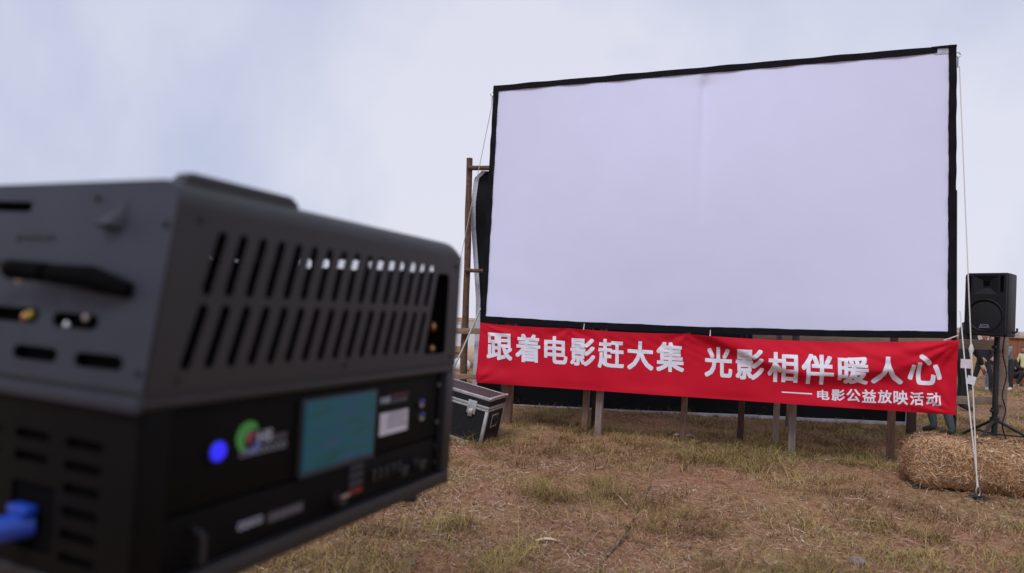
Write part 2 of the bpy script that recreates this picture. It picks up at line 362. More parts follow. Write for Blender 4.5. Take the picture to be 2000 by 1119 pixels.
for P, s in ((TR, 1), (TL, -1)):
    mb = MB(); c0 = P+SL*(.02*s)-UPV*.09+SN*.01-base
    mb.tube([c0+Vector((.022*math.cos(a)*s, 0, .022*math.sin(a))) for a in np.linspace(0, 2*math.pi, 13)], .005, 6, False)
    mb.tube([c0-UPV*.02, c0-UPV*.12], [.008, .006], 6); mb.build('ring_hook', STEEL, scr)

# ------------------------------------------------------------------ red banner
BO = -.055
bTL, bTR, bBR, bBL = sp(938, 629, BO), sp(1870, 663, BO), sp(1867, 810, BO), sp(930, 746, BO)
bb = Vector((bBL.x, bBL.y, 0))*.5+Vector((bBR.x, bBR.y, 0))*.5
ban = empty('banner', bb, 'long red cloth banner with white characters hung below the screen', 'banner')
def b2(u, v): return quad(u, v, bTL, bTR, bBR, bBL)
UT = (.222, .486)                             # where the two ties hold the top edge
def b3(u, v):
    sag = .036*4*u*(1-u)
    for a, c, dp in ((0, UT[0], .010), (UT[0], UT[1], .012), (UT[1], 1, .035)):
        if a <= u <= c: tt = (u-a)/(c-a); sag += dp*4*tt*(1-tt)
    return b2(u, v)-UPV*sag*max(0, v)**1.5
def b_uv(x, y):
    q = sp(x, y, BO); u, v = .5, .5
    for _ in range(14):
        e = q-b3(u, v); du = b3(u+1e-3, v)-b3(u, v); dv = b3(u, v+1e-3)-b3(u, v)
        A = np.array([[du.dot(SL), dv.dot(SL)], [du.z, dv.z]])/1e-3
        s = np.linalg.solve(A, [e.dot(SL), e.z]); u += s[0]; v += s[1]
    return u, v
uA, uB = UT
fold = [b_uv(x, y) for x, y in ((1387, 653), (1440, 676), (1500, 706), (1580, 727), (1660, 728), (1740, 715), (1800, 700), (1869, 668))]
fu = [p[0] for p in fold]; fv = [p[1] for p in fold]
def gauss(x, s): return math.exp(-(x/s)**2)
def bsurf(u, v, lift=0):
    p = b3(u, v)
    d = 0
    if u > uB-.02:                                # the long swag fold right of the middle tie
        yv = np.interp(u, fu, fv); e = v-yv; amp = .085*min(1, max(0, (u-uB+.02)/.08))*(1-.6*max(0, (u-.85)/.15))
        d += amp*(gauss(e, .38) if e > 0 else gauss(e, .13))
    for a in (uA, uB):                            # tie puckers
        rr = math.hypot((u-a)*5.5, 1-v); th = math.atan2(1-v, (u-a)*5.5)
        d += .012*math.cos(th*6)*math.exp(-rr/.35)*min(1, rr*8)
    for cu, cv, k, am, rad in ((1, 1, 15, .016, .55), (1, 0, 13, .018, .6), (0, 1, 13, .012, .5), (0, 0, 9, .010, .4)):   # corner pulls
        rr = math.hypot((u-cu)*6, v-cv); th = math.atan2(v-cv, (u-cu)*6)
        d += am*math.sin(th*k+cu)*math.exp(-rr/rad)*min(1, rr*5)
    d += .022*gauss(v-.14, .10)*gauss(u-.02, .085)  # bottom left bulge
    d += .0035*math.sin(u*140+v*31+3*math.sin(v*9))*gauss(u-.5, .7)*math.exp(-abs(v-.9)*4)+.004*math.sin((u*2.2+v)*26)*math.exp(-((u-.86)/.12)**2)
    d += .006*math.sin(u*23+1.5*v)*math.sin(v*3)+.003*math.sin(u*61+v*5)
    d += .010*gauss(v-.02, .08)*math.sin(u*19)
    return p-SN*(d+lift)-bb
NUB, NVB = 220, 40
grid_mesh('cloth', bsurf, NUB, NVB, RED, ban)
def letter(ch, x0, x1, yt0, yt1, yb0, yb1, name='printed_character', bold=.026):
    uv = [b_uv(x0, yb0), b_uv(x1, yb1), b_uv(x1, yt1), b_uv(x0, yt0)]
    me = text_mesh(ch, 0); co = np.array([v.co[:] for v in me.vertices]); mn, mx = co.min(0), co.max(0)
    bm = bmesh.new(); bm.from_mesh(me)
    for v in bm.verts:
        a = (v.co.x-mn[0])/(mx[0]-mn[0]); b = (v.co.y-mn[1])/max(1e-6, mx[1]-mn[1])
        v.co = Vector(((uv[0][0]*(1-a)+uv[1][0]*a)*(1-b)+(uv[3][0]*(1-a)+uv[2][0]*a)*b, (uv[0][1]*(1-a)+uv[1][1]*a)*(1-b)+(uv[3][1]*(1-a)+uv[2][1]*a)*b, 0))
    us = [v.co.x for v in bm.verts]; vs_ = [v.co.y for v in bm.verts]
    for i in range(int(min(us)*NUB), int(max(us)*NUB)+1): bmesh.ops.bisect_plane(bm, geom=bm.verts[:]+bm.edges[:]+bm.faces[:], plane_co=(i/NUB, 0, 0), plane_no=(1, 0, 0))
    for i in range(int(min(vs_)*NVB), int(max(vs_)*NVB)+1): bmesh.ops.bisect_plane(bm, geom=bm.verts[:]+bm.edges[:]+bm.faces[:], plane_co=(0, i/NVB, 0), plane_no=(0, 1, 0))
    bmesh.ops.triangulate(bm, faces=bm.faces[:])
    UV = np.array([(v.co.x, v.co.y) for v in bm.verts]); bm.verts.index_update(); FC = [[v.index for v in f.verts] for f in bm.faces]; bm.free(); bpy.data.meshes.remove(me)
    cu, cv = UV.mean(0); hu, hv = np.ptp(UV, 0)/2; mb_ = MB()
    for i in range(9 if bold else 1):               # heavy weight: the stroke print laid down with a small spread
        a = math.pi/4*i; q_ = max(abs(math.cos(a)), abs(math.sin(a))); du, dv = (0, 0) if i == 8 or not bold else (bold*2*hu*math.cos(a)/q_, bold*2*hv*math.sin(a)/q_)
        sc2 = 1-bold*2
        mb_.add([bsurf(cu+(u-cu)*sc2+du, cv+(v-cv)*sc2+dv, .0028+.00015*i) for u, v in UV], FC)
    m2 = bpy.data.meshes.new(name); m2.from_pydata(mb_.v, [], mb_.f); m2.update()
    return link(name, m2, PRINT, ban)
for ch, x0, x1, a, b in (('跟', 951, 1001, 649, 702), ('着', 1007, 1055, 651, 706), ('电', 1063, 1108, 655, 709), ('影', 1114, 1163, 659, 713), ('赶', 1168, 1219, 661, 718), ('大', 1225, 1276, 665, 721), ('集', 1282, 1336, 667, 725),
                         ('光', 1376, 1430, 676, 735), ('影', 1437, 1492, 680, 740), ('相', 1499, 1557, 686, 745), ('伴', 1564, 1626, 690, 749), ('暖', 1634, 1694, 694, 748), ('人', 1700, 1763, 694, 748), ('心', 1772, 1840, 690, 750)):
    letter(ch, x0, x1, a-1, a+2, b-1, b+2)
for ch, x0, x1, a, b in (('电', 1596, 1620, 760, 779), ('影', 1624, 1650, 759, 781), ('公', 1653, 1680, 758, 783), ('益', 1683, 1711, 759, 785), ('放', 1714, 1742, 760, 786), ('映', 1745, 1773, 761, 789), ('活', 1777, 1804, 764, 790), ('动', 1809, 1838, 765, 792)):
    letter(ch, x0, x1, a, a+1, b, b+1, bold=.022)
letter('—', 1527, 1586, 763.5, 767, 766, 769.5, 'printed_dash', 0)
for x, y in ((1140, 640), (1387, 653)):
    p = sp(x, y, BO-.01)-bb; MB().tube([p-UPV*.015, p+UPV*.05+SN*.02], [.007, .003], 6).build('tie', ROPE, ban)
p, q = sp(1872, 654, BO-.01)-bb, sp(1843, 664, BO-.012)-bb; MB().tube([p, q], .006, 6).build('tie', ROPE, ban)

# ------------------------------------------------------------------ timber posts in front, rear timber frame, black cloth
def post(px, py, wpx, m, label, top=1.75, round_=False, behind=0):
    g0 = ground(px, py); e = empty('wooden_post', g0-Vector((0, 0, .03)), label, 'post', YAW+random.uniform(-.2, .2), 'timber posts below the banner')
    w = wpx*g0.y/F
    mb = MB()
    if round_: mb.tube([(0, 0, 0), (.004, 0, .6), (0, 0, 1.2), (.003, 0, top)], [w*.52, w*.5, w*.49, w*.47], 10)
    else: mb.box((-w/2, -w*.35, 0), (w/2, w*.35, top))
    o = mb.build('post_shaft', m, e, .004)
    MB().tube([(0, -w*.35-.004, 1.35), (0, .0, 1.35)], .006, 6).build('bolt', STEEL, e)
post(989, 824, 19, WOODS[0], 'broad brown post next to the flight case')
post(1142, 842, 12, WOODS[0], 'light brown post left of a close pair under the first characters')
post(1158, 838, 9, WOODS[2], 'thin dark post wedged behind the brown and grey pair')
post(1168, 848, 13, WOODS[1], 'grey weathered post right of the close pair')
post(1333, 860, 12, WOODS[0], 'lone brown post under the gap in the lettering', round_=True)
post(1445, 859, 12, WOODS[2], 'dark round post just left of the two grey posts', round_=True)
post(1514, 868, 11, WOODS[1], 'left of the two pale grey posts under the banner')
post(1545, 884, 13, WOODS[1], 'right of the two pale grey posts, nearest the camera')
post(1738, 898, 14, WOODS[0], 'brown post left of the straw bale')
g0 = ground(1778, 848); post(1779, 848, 15, WOODS[2], 'dark reddish post behind the end of the straw bale', top=1.15)

RY = 9.05
rf = empty('wooden_scaffold', (2.6, RY, 0), 'rough timber scaffold of poles and planks standing behind the screen', 'frame')
ro = Vector((2.6, RY, 0))
def rp(x, y, Y=RY): return atY(x, y, Y)-ro
pb = rp(905, 770); pb.z = -.05; pt_ = rp(918, 310)
pts = [pb.lerp(pt_, k/9)+Vector((random.uniform(-.008, .008), random.uniform(-.01, .01), 0)) for k in range(10)]
MB().tube(pts, [.052-.0012*k+random.uniform(-.003, .003) for k in range(10)], 10).build('bark_pole', BARK, rf, smooth=True)
def rail(A, B, h, th, m, name='rail'):
    d = (B-A); L = d.length; a = math.atan2(d.y, d.x); s = math.atan2(d.z, math.hypot(d.x, d.y))
    M = Matrix.Translation(A) @ Matrix.Rotation(a, 4, 'Z') @ Matrix.Rotation(-s, 4, 'Y')
    return MB().box((0, -th/2, -h/2), (L, th/2, h/2), M).build(name, m, rf, .004)
MB().tube([rp(914, 329, RY-.05), rp(1030, 329, RY-.05)], .033, 8).build('cross_pole', BARK, rf)
MB().tube([rp(908, 529, RY-.08), rp(943, 530, RY-.08)], .026, 8).build('cross_pole', BARK, rf)
rail(rp(860, 645, RY-.1), rp(1150, 648, RY-.1), .075, .03, WOODS[3]); rail(rp(860, 733, RY-.1), rp(1000, 737, RY-.1), .07, .03, WOODS[3])
Yr = 8.45
rail(rp(1470, 655, Yr), rp(1964, 674, Yr), .125, .03, WOODS[3]); rail(rp(1860, 780, Yr), rp(1960, 782, Yr), .10, .03, WOODS[3])
g1 = ground(1957, 868)
p1 = Vector((atY(1957, 760, Yr+.045).x, Yr+.045, -.05))-ro; MB().box((p1.x-.055, p1.y-.02, p1.z), (p1.x+.055, p1.y+.02, rp(1952, 652, Yr).z)).build('board', WOODS[3], rf, .004)
p1 = rp(1540, 850, Yr+.1); MB().box((p1.x-.04, p1.y-.02, -.05), (p1.x+.04, p1.y+.02, 1.5)).build('board', WOODS[0], rf, .004)

bc = empty('backdrop_cloth', (2.4, RY+.1, 0), 'black cloth backdrop with white hems hanging behind the posts', 'cloth'); bo = Vector((2.4, RY+.1, 0))
def cl(x, y, Y=RY+.06): return atY(x, y, Y)-bo
eL = [cl(950, 336), cl(935, 350), cl(929, 400), cl(929, 450), cl(934, 520), cl(938, 580), cl(937, 640), cl(934, 700), cl(931, 764), cl(931, 789)]
bl, br = cl(931, 787), cl(1768, 826); trr = Vector((br.x, br.y, 3.2))
def edge(v): k = (1-v)*(len(eL)-1); i = min(int(k), len(eL)-2); return eL[i].lerp(eL[i+1], k-i)
def cloth(u, v):
    a = edge(v); r = br.lerp(trr, v); p = a.lerp(r, u)
    d = .03*math.sin(u*31+v*4)*(.4+.6*v)+.02*math.sin(u*13-v*9)+.025*math.sin(v*22+u*18)*math.exp(-u*9)
    return p+Vector((0, d, 0))
grid_mesh('cloth', cloth, 120, 50, CLOTH_B, bc)
HEM = mat('white_hem', (.55, .55, .60), .8)
def hem(pts, w, ax, nm='hem'):
    vs = []
    for p in pts: vs += [p-ax*w/2+Vector((0, -.012, 0)), p+ax*w/2+Vector((0, -.012, 0)), p+ax*w/2+Vector((0, .01, 0)), p-ax*w/2+Vector((0, .01, 0))]
    n = len(pts)-1; fs = [(4*i+j, 4*i+(j+1) % 4, 4*i+4+(j+1) % 4, 4*i+4+j) for i in range(n) for j in range(4)]+[(0, 1, 2, 3), (4*n+3, 4*n+2, 4*n+1, 4*n)]
    return MB().add(vs, fs).build(nm, HEM, bc)
hem([cloth(0, v)+Vector((-.03, 0, 0)) for v in np.linspace(0, 1, 40)], .062, Vector((1, 0, 0)))
hem([cloth(u, 0)+Vector((0, -.01, 0)) for u in np.linspace(0, 1, 120)], .045, UPV)
hem([cloth(1, v)+Vector((.02, -.02, 0)) for v in np.linspace(0, 1, 40)], .055, Vector((1, 0, 0)))

# ------------------------------------------------------------------ guy ropes and ground anchor
def rope(name, pts, r, label, m=ROPE, cat='rope', group='guy ropes'):
    P = [Vector(p) for p in pts]; o0 = P[-1]; e = empty(name, o0, label, cat, 0, group)
    cp = curve_pts([p-o0 for p in P], 10) if len(P) > 2 else [P[0]-o0, Vector()]
    MB().tube(cp, r, 6).build('strand', m, e, smooth=True); return e
AN = ground(1908, 975); AN.z = .06
c0 = TR+SL*.03-UPV*.2
e = rope('guy_rope', [c0, c0.lerp(AN, .5)-UPV*.0, AN+Vector((0, 0, .03))], .0048, 'long white guy rope from the top right screen corner to the anchor')
k = c0.lerp(AN, .70)-(AN+Vector((0, 0, .03))); MB().tube([k+UPV*.05, k+UPV*.02, k, k-UPV*.03, k-UPV*.08], [.006, .014, .02, .012, .006], 8).build('slack_knot', ROPE, e, smooth=True)
c1 = BR+SL*.03+UPV*.25
e = rope('guy_rope', [c1, c1.lerp(AN, .5), AN+Vector((.005, 0, .045))], .0052, 'short white guy rope from the lower right screen corner, with a paper tag')
k = c1.lerp(AN, .32)-(AN+Vector((.005, 0, .045)))
MB().box((k.x-.045, k.y-.012, k.z-.04), (k.x+.045, k.y-.009, k.z+.04)).build('paper_tag', mat('pink_paper', (.72, .62, .64), .8), e)
c2 = TL-SL*.01-UPV*.2; A2 = ground(838, 800)
rope('guy_rope', [c2, c2.lerp(A2, .5)-UPV*.03, A2], .0042, 'thin white guy rope from the top left screen corner')
c3 = BL-SL*.01+UPV*.15; A3 = ground(842, 812)
rope('guy_rope', [c3, c3.lerp(A3, .5)-UPV*.02, A3], .010, 'short white guy rope from the lower left screen corner')
an = empty('ground_anchor', (AN.x, AN.y, 0), 'black iron ground stake with a steel hook holding the ropes', 'stake')
MB().tube([(0, 0, -.15), (0, 0, .045)], [.008, .012], 8).build('stake_shaft', BLACK, an)
MB().tube([(-.07, .02, .012), (0, 0, .03), (.09, -.01, .014)], [.012, .018, .012], 8).build('stake_arm', BLACK, an)
MB().tube([(-.03, -.06, .01), (0, 0, .02), (.01, .06, .01)], [.01, .02, .012], 8).build('stake_foot', BLACK, an)
MB().tube([(.016*math.cos(a), -.01, .068+.035*math.sin(a)) for a in np.linspace(0, 2*math.pi, 15)], .0055, 6, False).build('hook', STEEL, an, smooth=True)

# ------------------------------------------------------------------ straw bale
bA = ground(1790, 956); bD = (ground(1999, 976)-bA).normalized(); brz = math.atan2(bD.y, bD.x)
bale = empty('straw_bale', (bA.x, bA.y, 0), 'rectangular golden straw bale on the grass by the tripod', 'bale', brz)
BX, BY, BZ = 1.15, .46, .415
BM_ = mat('packed_straw', (.30, .16, .075), .95, 0, .45, 55, 1, 90)
def rb(p):          # push a box point to a rounded, lumpy bale surface
    c = Vector((BX/2, BY/2, BZ/2)); q = p-c; h = Vector((BX/2, BY/2, BZ/2)); r = .15
    i = Vector([max(-h[k]+r, min(h[k]-r, q[k])) for k in range(3)]); d = q-i; nrm = d.normalized() if d.length > 1e-6 else Vector((0, 0, 1))
    lump = .012*math.sin(p.x*17+p.z*9)+.010*math.sin(p.y*21+p.x*8+p.z*14)
    return c+i+nrm*(r+lump), nrm
def boxpts(n):
    o_ = []
    for _ in range(n):
        f = random.choices(range(5), weights=[BX*BZ, BX*BZ*.5, BX*BY*1.1, BY*BZ, BY*BZ*.6])[0]; a, b = random.random(), random.random()
        o_.append(Vector([(a*BX, 0, b*BZ), (a*BX, BY, b*BZ), (a*BX, b*BY, BZ), (0, a*BY, b*BZ), (BX, a*BY, b*BZ)][f]))
    return o_
bm = bmesh.new(); bmesh.ops.create_cube(bm, size=1); bmesh.ops.subdivide_edges(bm, edges=bm.edges[:], cuts=15, use_grid_fill=True)
for v in bm.verts: v.co = rb(Vector(((v.co.x+.5)*BX, (v.co.y+.5)*BY, (v.co.z+.5)*BZ)))[0]*1.0+Vector((0, 0, -.01))
me = bpy.data.meshes.new('bale_core'); bm.to_mesh(me); bm.free(); link('bale_core', me, BM_, bale, True)
VV = []; CC = []; SP_ = np.array([(.58, .335, .17), (.48, .255, .12), (.64, .415, .235), (.23, .11, .052), (.70, .53, .37), (.38, .20, .095)])
for p in boxpts(30000):
    s, nn = rb(p); tdir = Vector((random.gauss(0, 1), random.gauss(0, 1), random.gauss(0, .8))); tdir = tdir-nn*tdir.dot(nn)
    if tdir.length < 1e-4: continue
    tdir.normalize(); lift = abs(random.gauss(0, .28)); d = (tdir+nn*lift).normalized(); L = random.uniform(.012, .065)*(1.6 if random.random() < .06 else 1); w = random.uniform(.001, .003); sd2 = d.cross(nn).normalized()*w
    s0 = s-nn*random.uniform(.0, .012); mid = s0+d*L*.5+nn*random.uniform(0, .006); tip = s0+d*L-nn*random.uniform(-.004, .02)*lift*2
    VV.append([s0-sd2, s0+sd2, mid+sd2, mid-sd2, tip+sd2*.7, tip-sd2*.7]); CC.append(SP_[np.random.default_rng(len(CC)).integers(6)]*random.uniform(.7, 1.2))
o = color_mesh('straw', np.array(VV), [(0, 1, 2, 3), (3, 2, 4, 5)], 6, np.repeat(np.array(CC)[:, None], 6, 1), SM, bale); o['kind'] = 'stuff'
TW = mat('green_twine', (.22, .24, .16), .8)
for yy in (.13, .33):
    ring = [Vector((BX*k/10, yy, BZ)) for k in range(11)]+[Vector((BX, yy, BZ*k/4)) for k in (3, 2, 1)]+[Vector((BX*k/10, yy, 0)) for k in range(10, -1, -1)]+[Vector((0, yy, BZ*k/4)) for k in (1, 2, 3, 4)]
    MB().tube([rb(p)[0]+rb(p)[1]*.008 for p in ring], .0025, 5, False).build('twine', TW, bale)

# ------------------------------------------------------------------ flight case
fc0 = ground(938, 866)
fcase = empty('flight_case', fc0+Vector((0, 0, -.03)), 'black flight case with aluminium edges tilted in the grass', 'case'); fcase.rotation_euler = (Matrix.Rotation(R_(-20), 4, 'Z') @ Matrix.Rotation(R_(10), 4, 'Y')).to_euler()
w, dp, h = .74, .44, .47; lidz = .36
PLY = mat('black_ply', (.010, .010, .012), .6, 0, .3, 25, .2, 200, spec=.25); TOPP = mat('maroon_ply', (.05, .024, .026), .6, 0, .3, 20)
MB().box((-w, 0, 0), (0, dp, lidz-.012)).build('body_shell', PLY, fcase)
MB().box((-w, 0, lidz+.012), (0, dp, h-.004)).build('lid', PLY, fcase)
MB().box((-w+.02, .02, h-.004), (-.02, dp-.02, h+.002)).build('lid_panel', TOPP, fcase)
def edgebox(a, b): return MB().box(a, b).build('aluminium_edge', ALU, fcase, .002)
e_ = .005; q = .024
for z0, z1 in ((-e_, q), (lidz-.02, lidz+.0), (lidz+.004, lidz+.03), (h-q, h+e_)):
    edgebox((-w, -e_, z0), (0, 0, z1)); edgebox((0, -e_, z0), (e_, dp+e_, z1))
for y in (0, dp-q): edgebox((-w, y, h+.001), (-.001, y+q, h+e_))
edgebox((-q, q, h+.001), (0, dp-q, h+e_*.9))
edgebox((-q, -e_*1.3, q), (e_*1.3, 0, lidz-.02)); edgebox((.0005, 0, q), (e_*1.2, q, lidz-.02)); edgebox((.0005, dp-q, q), (e_*1.2, dp, lidz-.02))
edgebox((-w, -e_*1.2, q), (-w+q, 0, lidz-.02))
for x, y in ((0, 0), (0, dp)): MB().ell((x, y, h), (.018, .018, .012), 10, 6).build('ball_corner', ALU, fcase, smooth=True)
for lx in (-.17, -.57):
    lt = MB().box((lx-.045, -.010, lidz-.075), (lx+.045, -.0055, lidz+.055)).build('latch', ALU, fcase, .002)
    MB().box((lx-.022, -.022, lidz-.10), (lx+.022, -.010, lidz-.03)).build('latch_tongue', STEEL, lt, .002)
hp = MB().box((.001, .14, .17), (.006, .30, .30)).build('handle_plate', ALU, fcase, .002)
MB().box((.006, .155, .185), (.009, .285, .285)).build('handle_dish', BLACK, hp)
MB().tube([(.012, .17, .25), (.02, .18, .225), (.02, .26, .225), (.012, .27, .25)], .007, 6).build('grip', RUB, hp)
blk = empty('timber_block', ground(938, 866)+Vector((-.62, .35, 0)), 'short timber offcut propping up the flight case', 'block', R_(-20)); MB().box((-.06, -.15, -.01), (.06, .15, .1)).build('offcut', WOODS[0], blk, .006)

# ------------------------------------------------------------------ loudspeaker on tripod
sg = ground(1941, 866); SX, SY = sg.x, sg.y
def spk_z(y, x=1925): return atY(x, y, SY).z
zb, zt = spk_z(655), spk_z(535); SH = zt-zb
toc = math.atan2(-SX, -SY)                     # direction to camera
srz = R_(-57)                             # local -Y looks left of the camera
spk = empty('loudspeaker', (SX-.115, SY-.03, zb), 'black loudspeaker with round woofer on a tripod right of the screen', 'speaker', srz)
SPB = mat('speaker_plastic', (.010, .010, .0125), .55, 0, .15, 40, .3, 700, spec=.3); SPG = mat('speaker_grille', (.007, .007, .008), .7, 0, .3, 400)
hw, bw, sdp = .224, .18, .36
mb = MB(); pl = [(-hw, -.12), (hw, -.12), (hw*.98, -.02), (bw, sdp-.12), (-bw, sdp-.12), (-hw*.98, -.02)]
vs = [(x, y, 0) for x, y in pl]+[(x, y, SH) for x, y in pl]; mb.add(vs, [(5, 4, 3, 2, 1, 0), (6, 7, 8, 9, 10, 11)]+[(i, (i+1) % 6, (i+1) % 6+6, i+6) for i in range(6)])
mb.build('cabinet', SPB, spk, .02, seg=3)
hz0, hz1 = SH*.67, SH*.95; wc = SH*.33; wr = .185
me = panel_mesh(rrect(-hw+.008, .012, hw-.008, SH-.012, .03), [rrect(-.13, hz0, .13, hz1, .015), circ(0, wc, wr, 40), rrect(.152, hz0+.02, .19, hz1, .016), rrect(-.19, hz0+.02, -.152, hz1, .016)], .03)
for v in me.vertices: v.co = (v.co.x, -.136-v.co.z, v.co.y)
link('baffle', me, SPB, spk)
mb = MB(); a = [(-.13, hz0), (.13, hz0), (.13, hz1), (-.13, hz1)]; cxh, czh = 0, (hz0+hz1)/2+.01; bk = [(-.035, czh-.035), (.035, czh-.035), (.035, czh+.035), (-.035, czh+.035)]
mb.add([(x, -.148, z) for x, z in a]+[(x, -.1225, z) for x, z in bk], [(i, (i+1) % 4, (i+1) % 4+4, i+4) for i in range(4)]); mb.build('horn', SPB, spk)
MB().box((-.036, -.1224, czh-.036), (.036, -.1215, czh+.036)).build('horn_throat', HOLE, spk)
for s in (-1, 1): MB().box((s*.171-.022, -.124, hz0+.02), (s*.171+.022, -.1212, hz1)).build('port', HOLE, spk)
mb = MB(); n = 40; vs = []
for r, y in ((wr+.012, -.152), (wr+.004, -.160), (wr-.008, -.152), (wr-.012, -.14)): vs += [(r*math.cos(2*math.pi*k/n), y, wc+r*math.sin(2*math.pi*k/n)) for k in range(n)]
mb.add(vs, [(j*n+k, j*n+(k+1) % n, (j+1)*n+(k+1) % n, (j+1)*n+k) for j in range(3) for k in range(n)]); mb.build('woofer_ring', SPB, spk, smooth=True)
vs = []; rr_ = [(.0, -.146), (.06, -.146), (.12, -.144), (wr-.008, -.138)]
for r, y in rr_: vs += [(r*math.cos(2*math.pi*k/n), y, wc+r*math.sin(2*math.pi*k/n)) for k in range(n)]
MB().add(vs, [(j*n+k, j*n+(k+1) % n, (j+1)*n+(k+1) % n, (j+1)*n+k) for j in range(3) for k in range(n)]).build('woofer_grille', SPG, spk, smooth=True)
zb2 = wc-.13
MB().prism([(-.055, zb2-.022), (.055, zb2-.022), (.04, zb2+.022), (-.04, zb2+.022)], -.152, -.146).build('badge', STEEL, spk)
MB().prism([(-.046, zb2-.012), (.046, zb2-.012), (.043, zb2-.004), (-.043, zb2-.004)], -.1535, -.1515).build('badge_print', BLACK, spk)
MB().prism([(-.036, zb2+.004), (.036, zb2+.004), (.033, zb2+.015), (-.033, zb2+.015)], -.1535, -.1515).build('badge_print', BLACK, spk)
MB().tube([(.2, .1, .05), (.245, .1, .07), (.245, .1, .11)], .012, 6).build('cable_plug', BLACK, spk)
st = empty('speaker_tripod', (SX, SY, 0), 'black folding tripod stand holding up the loudspeaker', 'stand', R_(20))
hubz = atY(1945, 822, SY).z
MB().tube([(0, 0, .10), (0, 0, zb-.002)], .03, 12).build('pole', BLACK, st, smooth=True)
MB().tube([(0, 0, hubz-.02), (0, 0, hubz+.05)], .05, 12).build('leg_collar', BLACK, st)
MB().tube([(0, 0, hubz+.10), (0, 0, hubz+.16)], .042, 12).build('height_clamp', BLACK, st)
MB().tube([(-.03, 0, hubz+.13), (-.10, -.02, hubz+.13)], .016, 8).build('clamp_knob', BLACK, st)
MB().tube([(-.02, -.0, zb-.13), (-.09, -.02, zb-.13)], .022, 8).build('clamp_knob', BLACK, st)
for a in (215, 335, 95):
    ca, sa = math.cos(R_(a-20)), math.sin(R_(a-20)); ft = Vector((.52*ca, .52*sa, .02))
    lg = MB().tube([Vector((.05*ca, .05*sa, hubz)), ft], .017, 8).build('leg', BLACK, st)
    MB().tube([Vector((.02*ca, .02*sa, .12)), Vector((.05*ca, .05*sa, hubz)).lerp(ft, .6)], .010, 6).build('brace', BLACK, st)
    MB().ell(ft, (.028, .028, .022), 8, 6).build('rubber_foot', RUB, lg)
P = [atY(1962, 655, SY+.02), atY(1959, 690, SY), atY(1966, 730, SY), atY(1958, 770, SY), atY(1964, 800, SY), atY(1958, 830, SY), ground(1968, 862), ground(1990, 880)+UPV*.01]
rope('speaker_cable', P, .008, 'black cable looping down beside the speaker tripod', BLACK, 'cable', None)
del_ = None

# ------------------------------------------------------------------ small things lying on the field
for k, (off, lab) in enumerate(((0, 'upper strand of the black power cable crossing the field'), (1, 'lower strand of the black power cable crossing the field'))):
    pp = [(1150, 1160), (1166, 1113), (1190, 1085), (1217, 1050), (1236, 1020), (1252, 985), (1266, 960), (1272, 948)]
    P = [ground(x+off*(8 if i % 2 else -3), y)+UPV*(.006+(.006*math.sin(i*2.1+off*1.7) if 0 < i < 9 else -.004)) for i, (x, y) in enumerate(pp)]
    rope('power_cable', P, .0036, lab, mat('dusty_cable', (.05, .045, .042), .8), 'cable', 'power cables on the grass')
STN = mat('grey_stone', (.25, .20, .19), .9, 0, .3, 30, .6, 60)
def lump(name, loc, r, m, label, cat, seed, rz=0):
    bm = bmesh.new(); bmesh.ops.create_icosphere(bm, subdivisions=3, radius=1); rd = random.Random(seed); ks = [Vector((rd.gauss(0, 1), rd.gauss(0, 1), rd.gauss(0, 1)))*1.7 for _ in range(4)]
    for v in bm.verts: s = 1+sum(.07*math.sin(k.dot(v.co)+i) for i, k in enumerate(ks)); v.co = Vector((v.co.x*r[0], v.co.y*r[1], v.co.z*r[2]))*s
    me = bpy.data.meshes.new(name); bm.to_mesh(me); bm.free(); o = link(name, me, m, None, True); o.location = loc; o.rotation_euler = (0, 0, rz); return tag(o, label, cat)
lump('stone', ground(1675, 1100)+UPV*.012, (.055, .04, .026), STN, 'small flat grey stone near the bottom edge of the field', 'stone', 3)
HUSK = mat('pale_husk', (.62, .46, .30), .85)
def husk(loc, L, w, rz, label, m=HUSK, cat='husk'):
    def fn(u, v): return Vector(((u-.5)*L, (v-.5)*w*math.sin(math.pi*(.08+.84*u)), .012+.02*(v-.5)**2*4*w/.03*.3+.01*math.sin(u*4)))
    o = grid_mesh('dry_leaf', fn, 12, 5, m); o.location = loc; o.rotation_euler = (0, 0, rz); sm = o.modifiers.new('thickness', 'SOLIDIFY'); sm.thickness = .0015; tag(o, label, cat)
husk(ground(1070, 1060), .15, .035, .25, 'pale dry leaf husk lying left of the power cable', cat='leaf')
husk(ground(1325, 852), .10, .06, .6, 'white scrap of plastic beside the lone brown post', mat('white_plastic', (.7, .72, .72), .5), 'litter')
husk(ground(1350, 854), .12, .04, -.2, 'second white plastic scrap just right of the lone brown post', mat('white_plastic', (.7, .72, .72), .5), 'litter')
P = [ground(x, y)+UPV*.012 for x, y in ((1336, 918), (1342, 908), (1352, 900), (1358, 889))]
rope('dark_twig', P, .007, 'short dark twig standing out on the grass beyond the cable end', BARK, 'twig', None)
P = [ground(x, y)+UPV*.018 for x, y in ((1612, 903), (1640, 900), (1662, 906), (1690, 911), (1735, 914))]
rope('dry_twig', P, .008, 'thin dark twig on the grass left of the straw bale', BARK, 'twig', None)
P = [ground(x, y)+UPV*.014 for x, y in ((1198, 960), (1211, 975), (1224, 990))]
rope('straw_stalk', P, .006, 'pale broken stalk lying near the middle of the field', HUSK, 'stalk', None)
BAG = mat('black_plastic', (.01, .01, .011), .4)
lump('plastic_scrap', ground(1793, 953)+UPV*.012, (.045, .03, .018), BAG, 'crumpled black plastic under the left end of the bale', 'litter', 8)

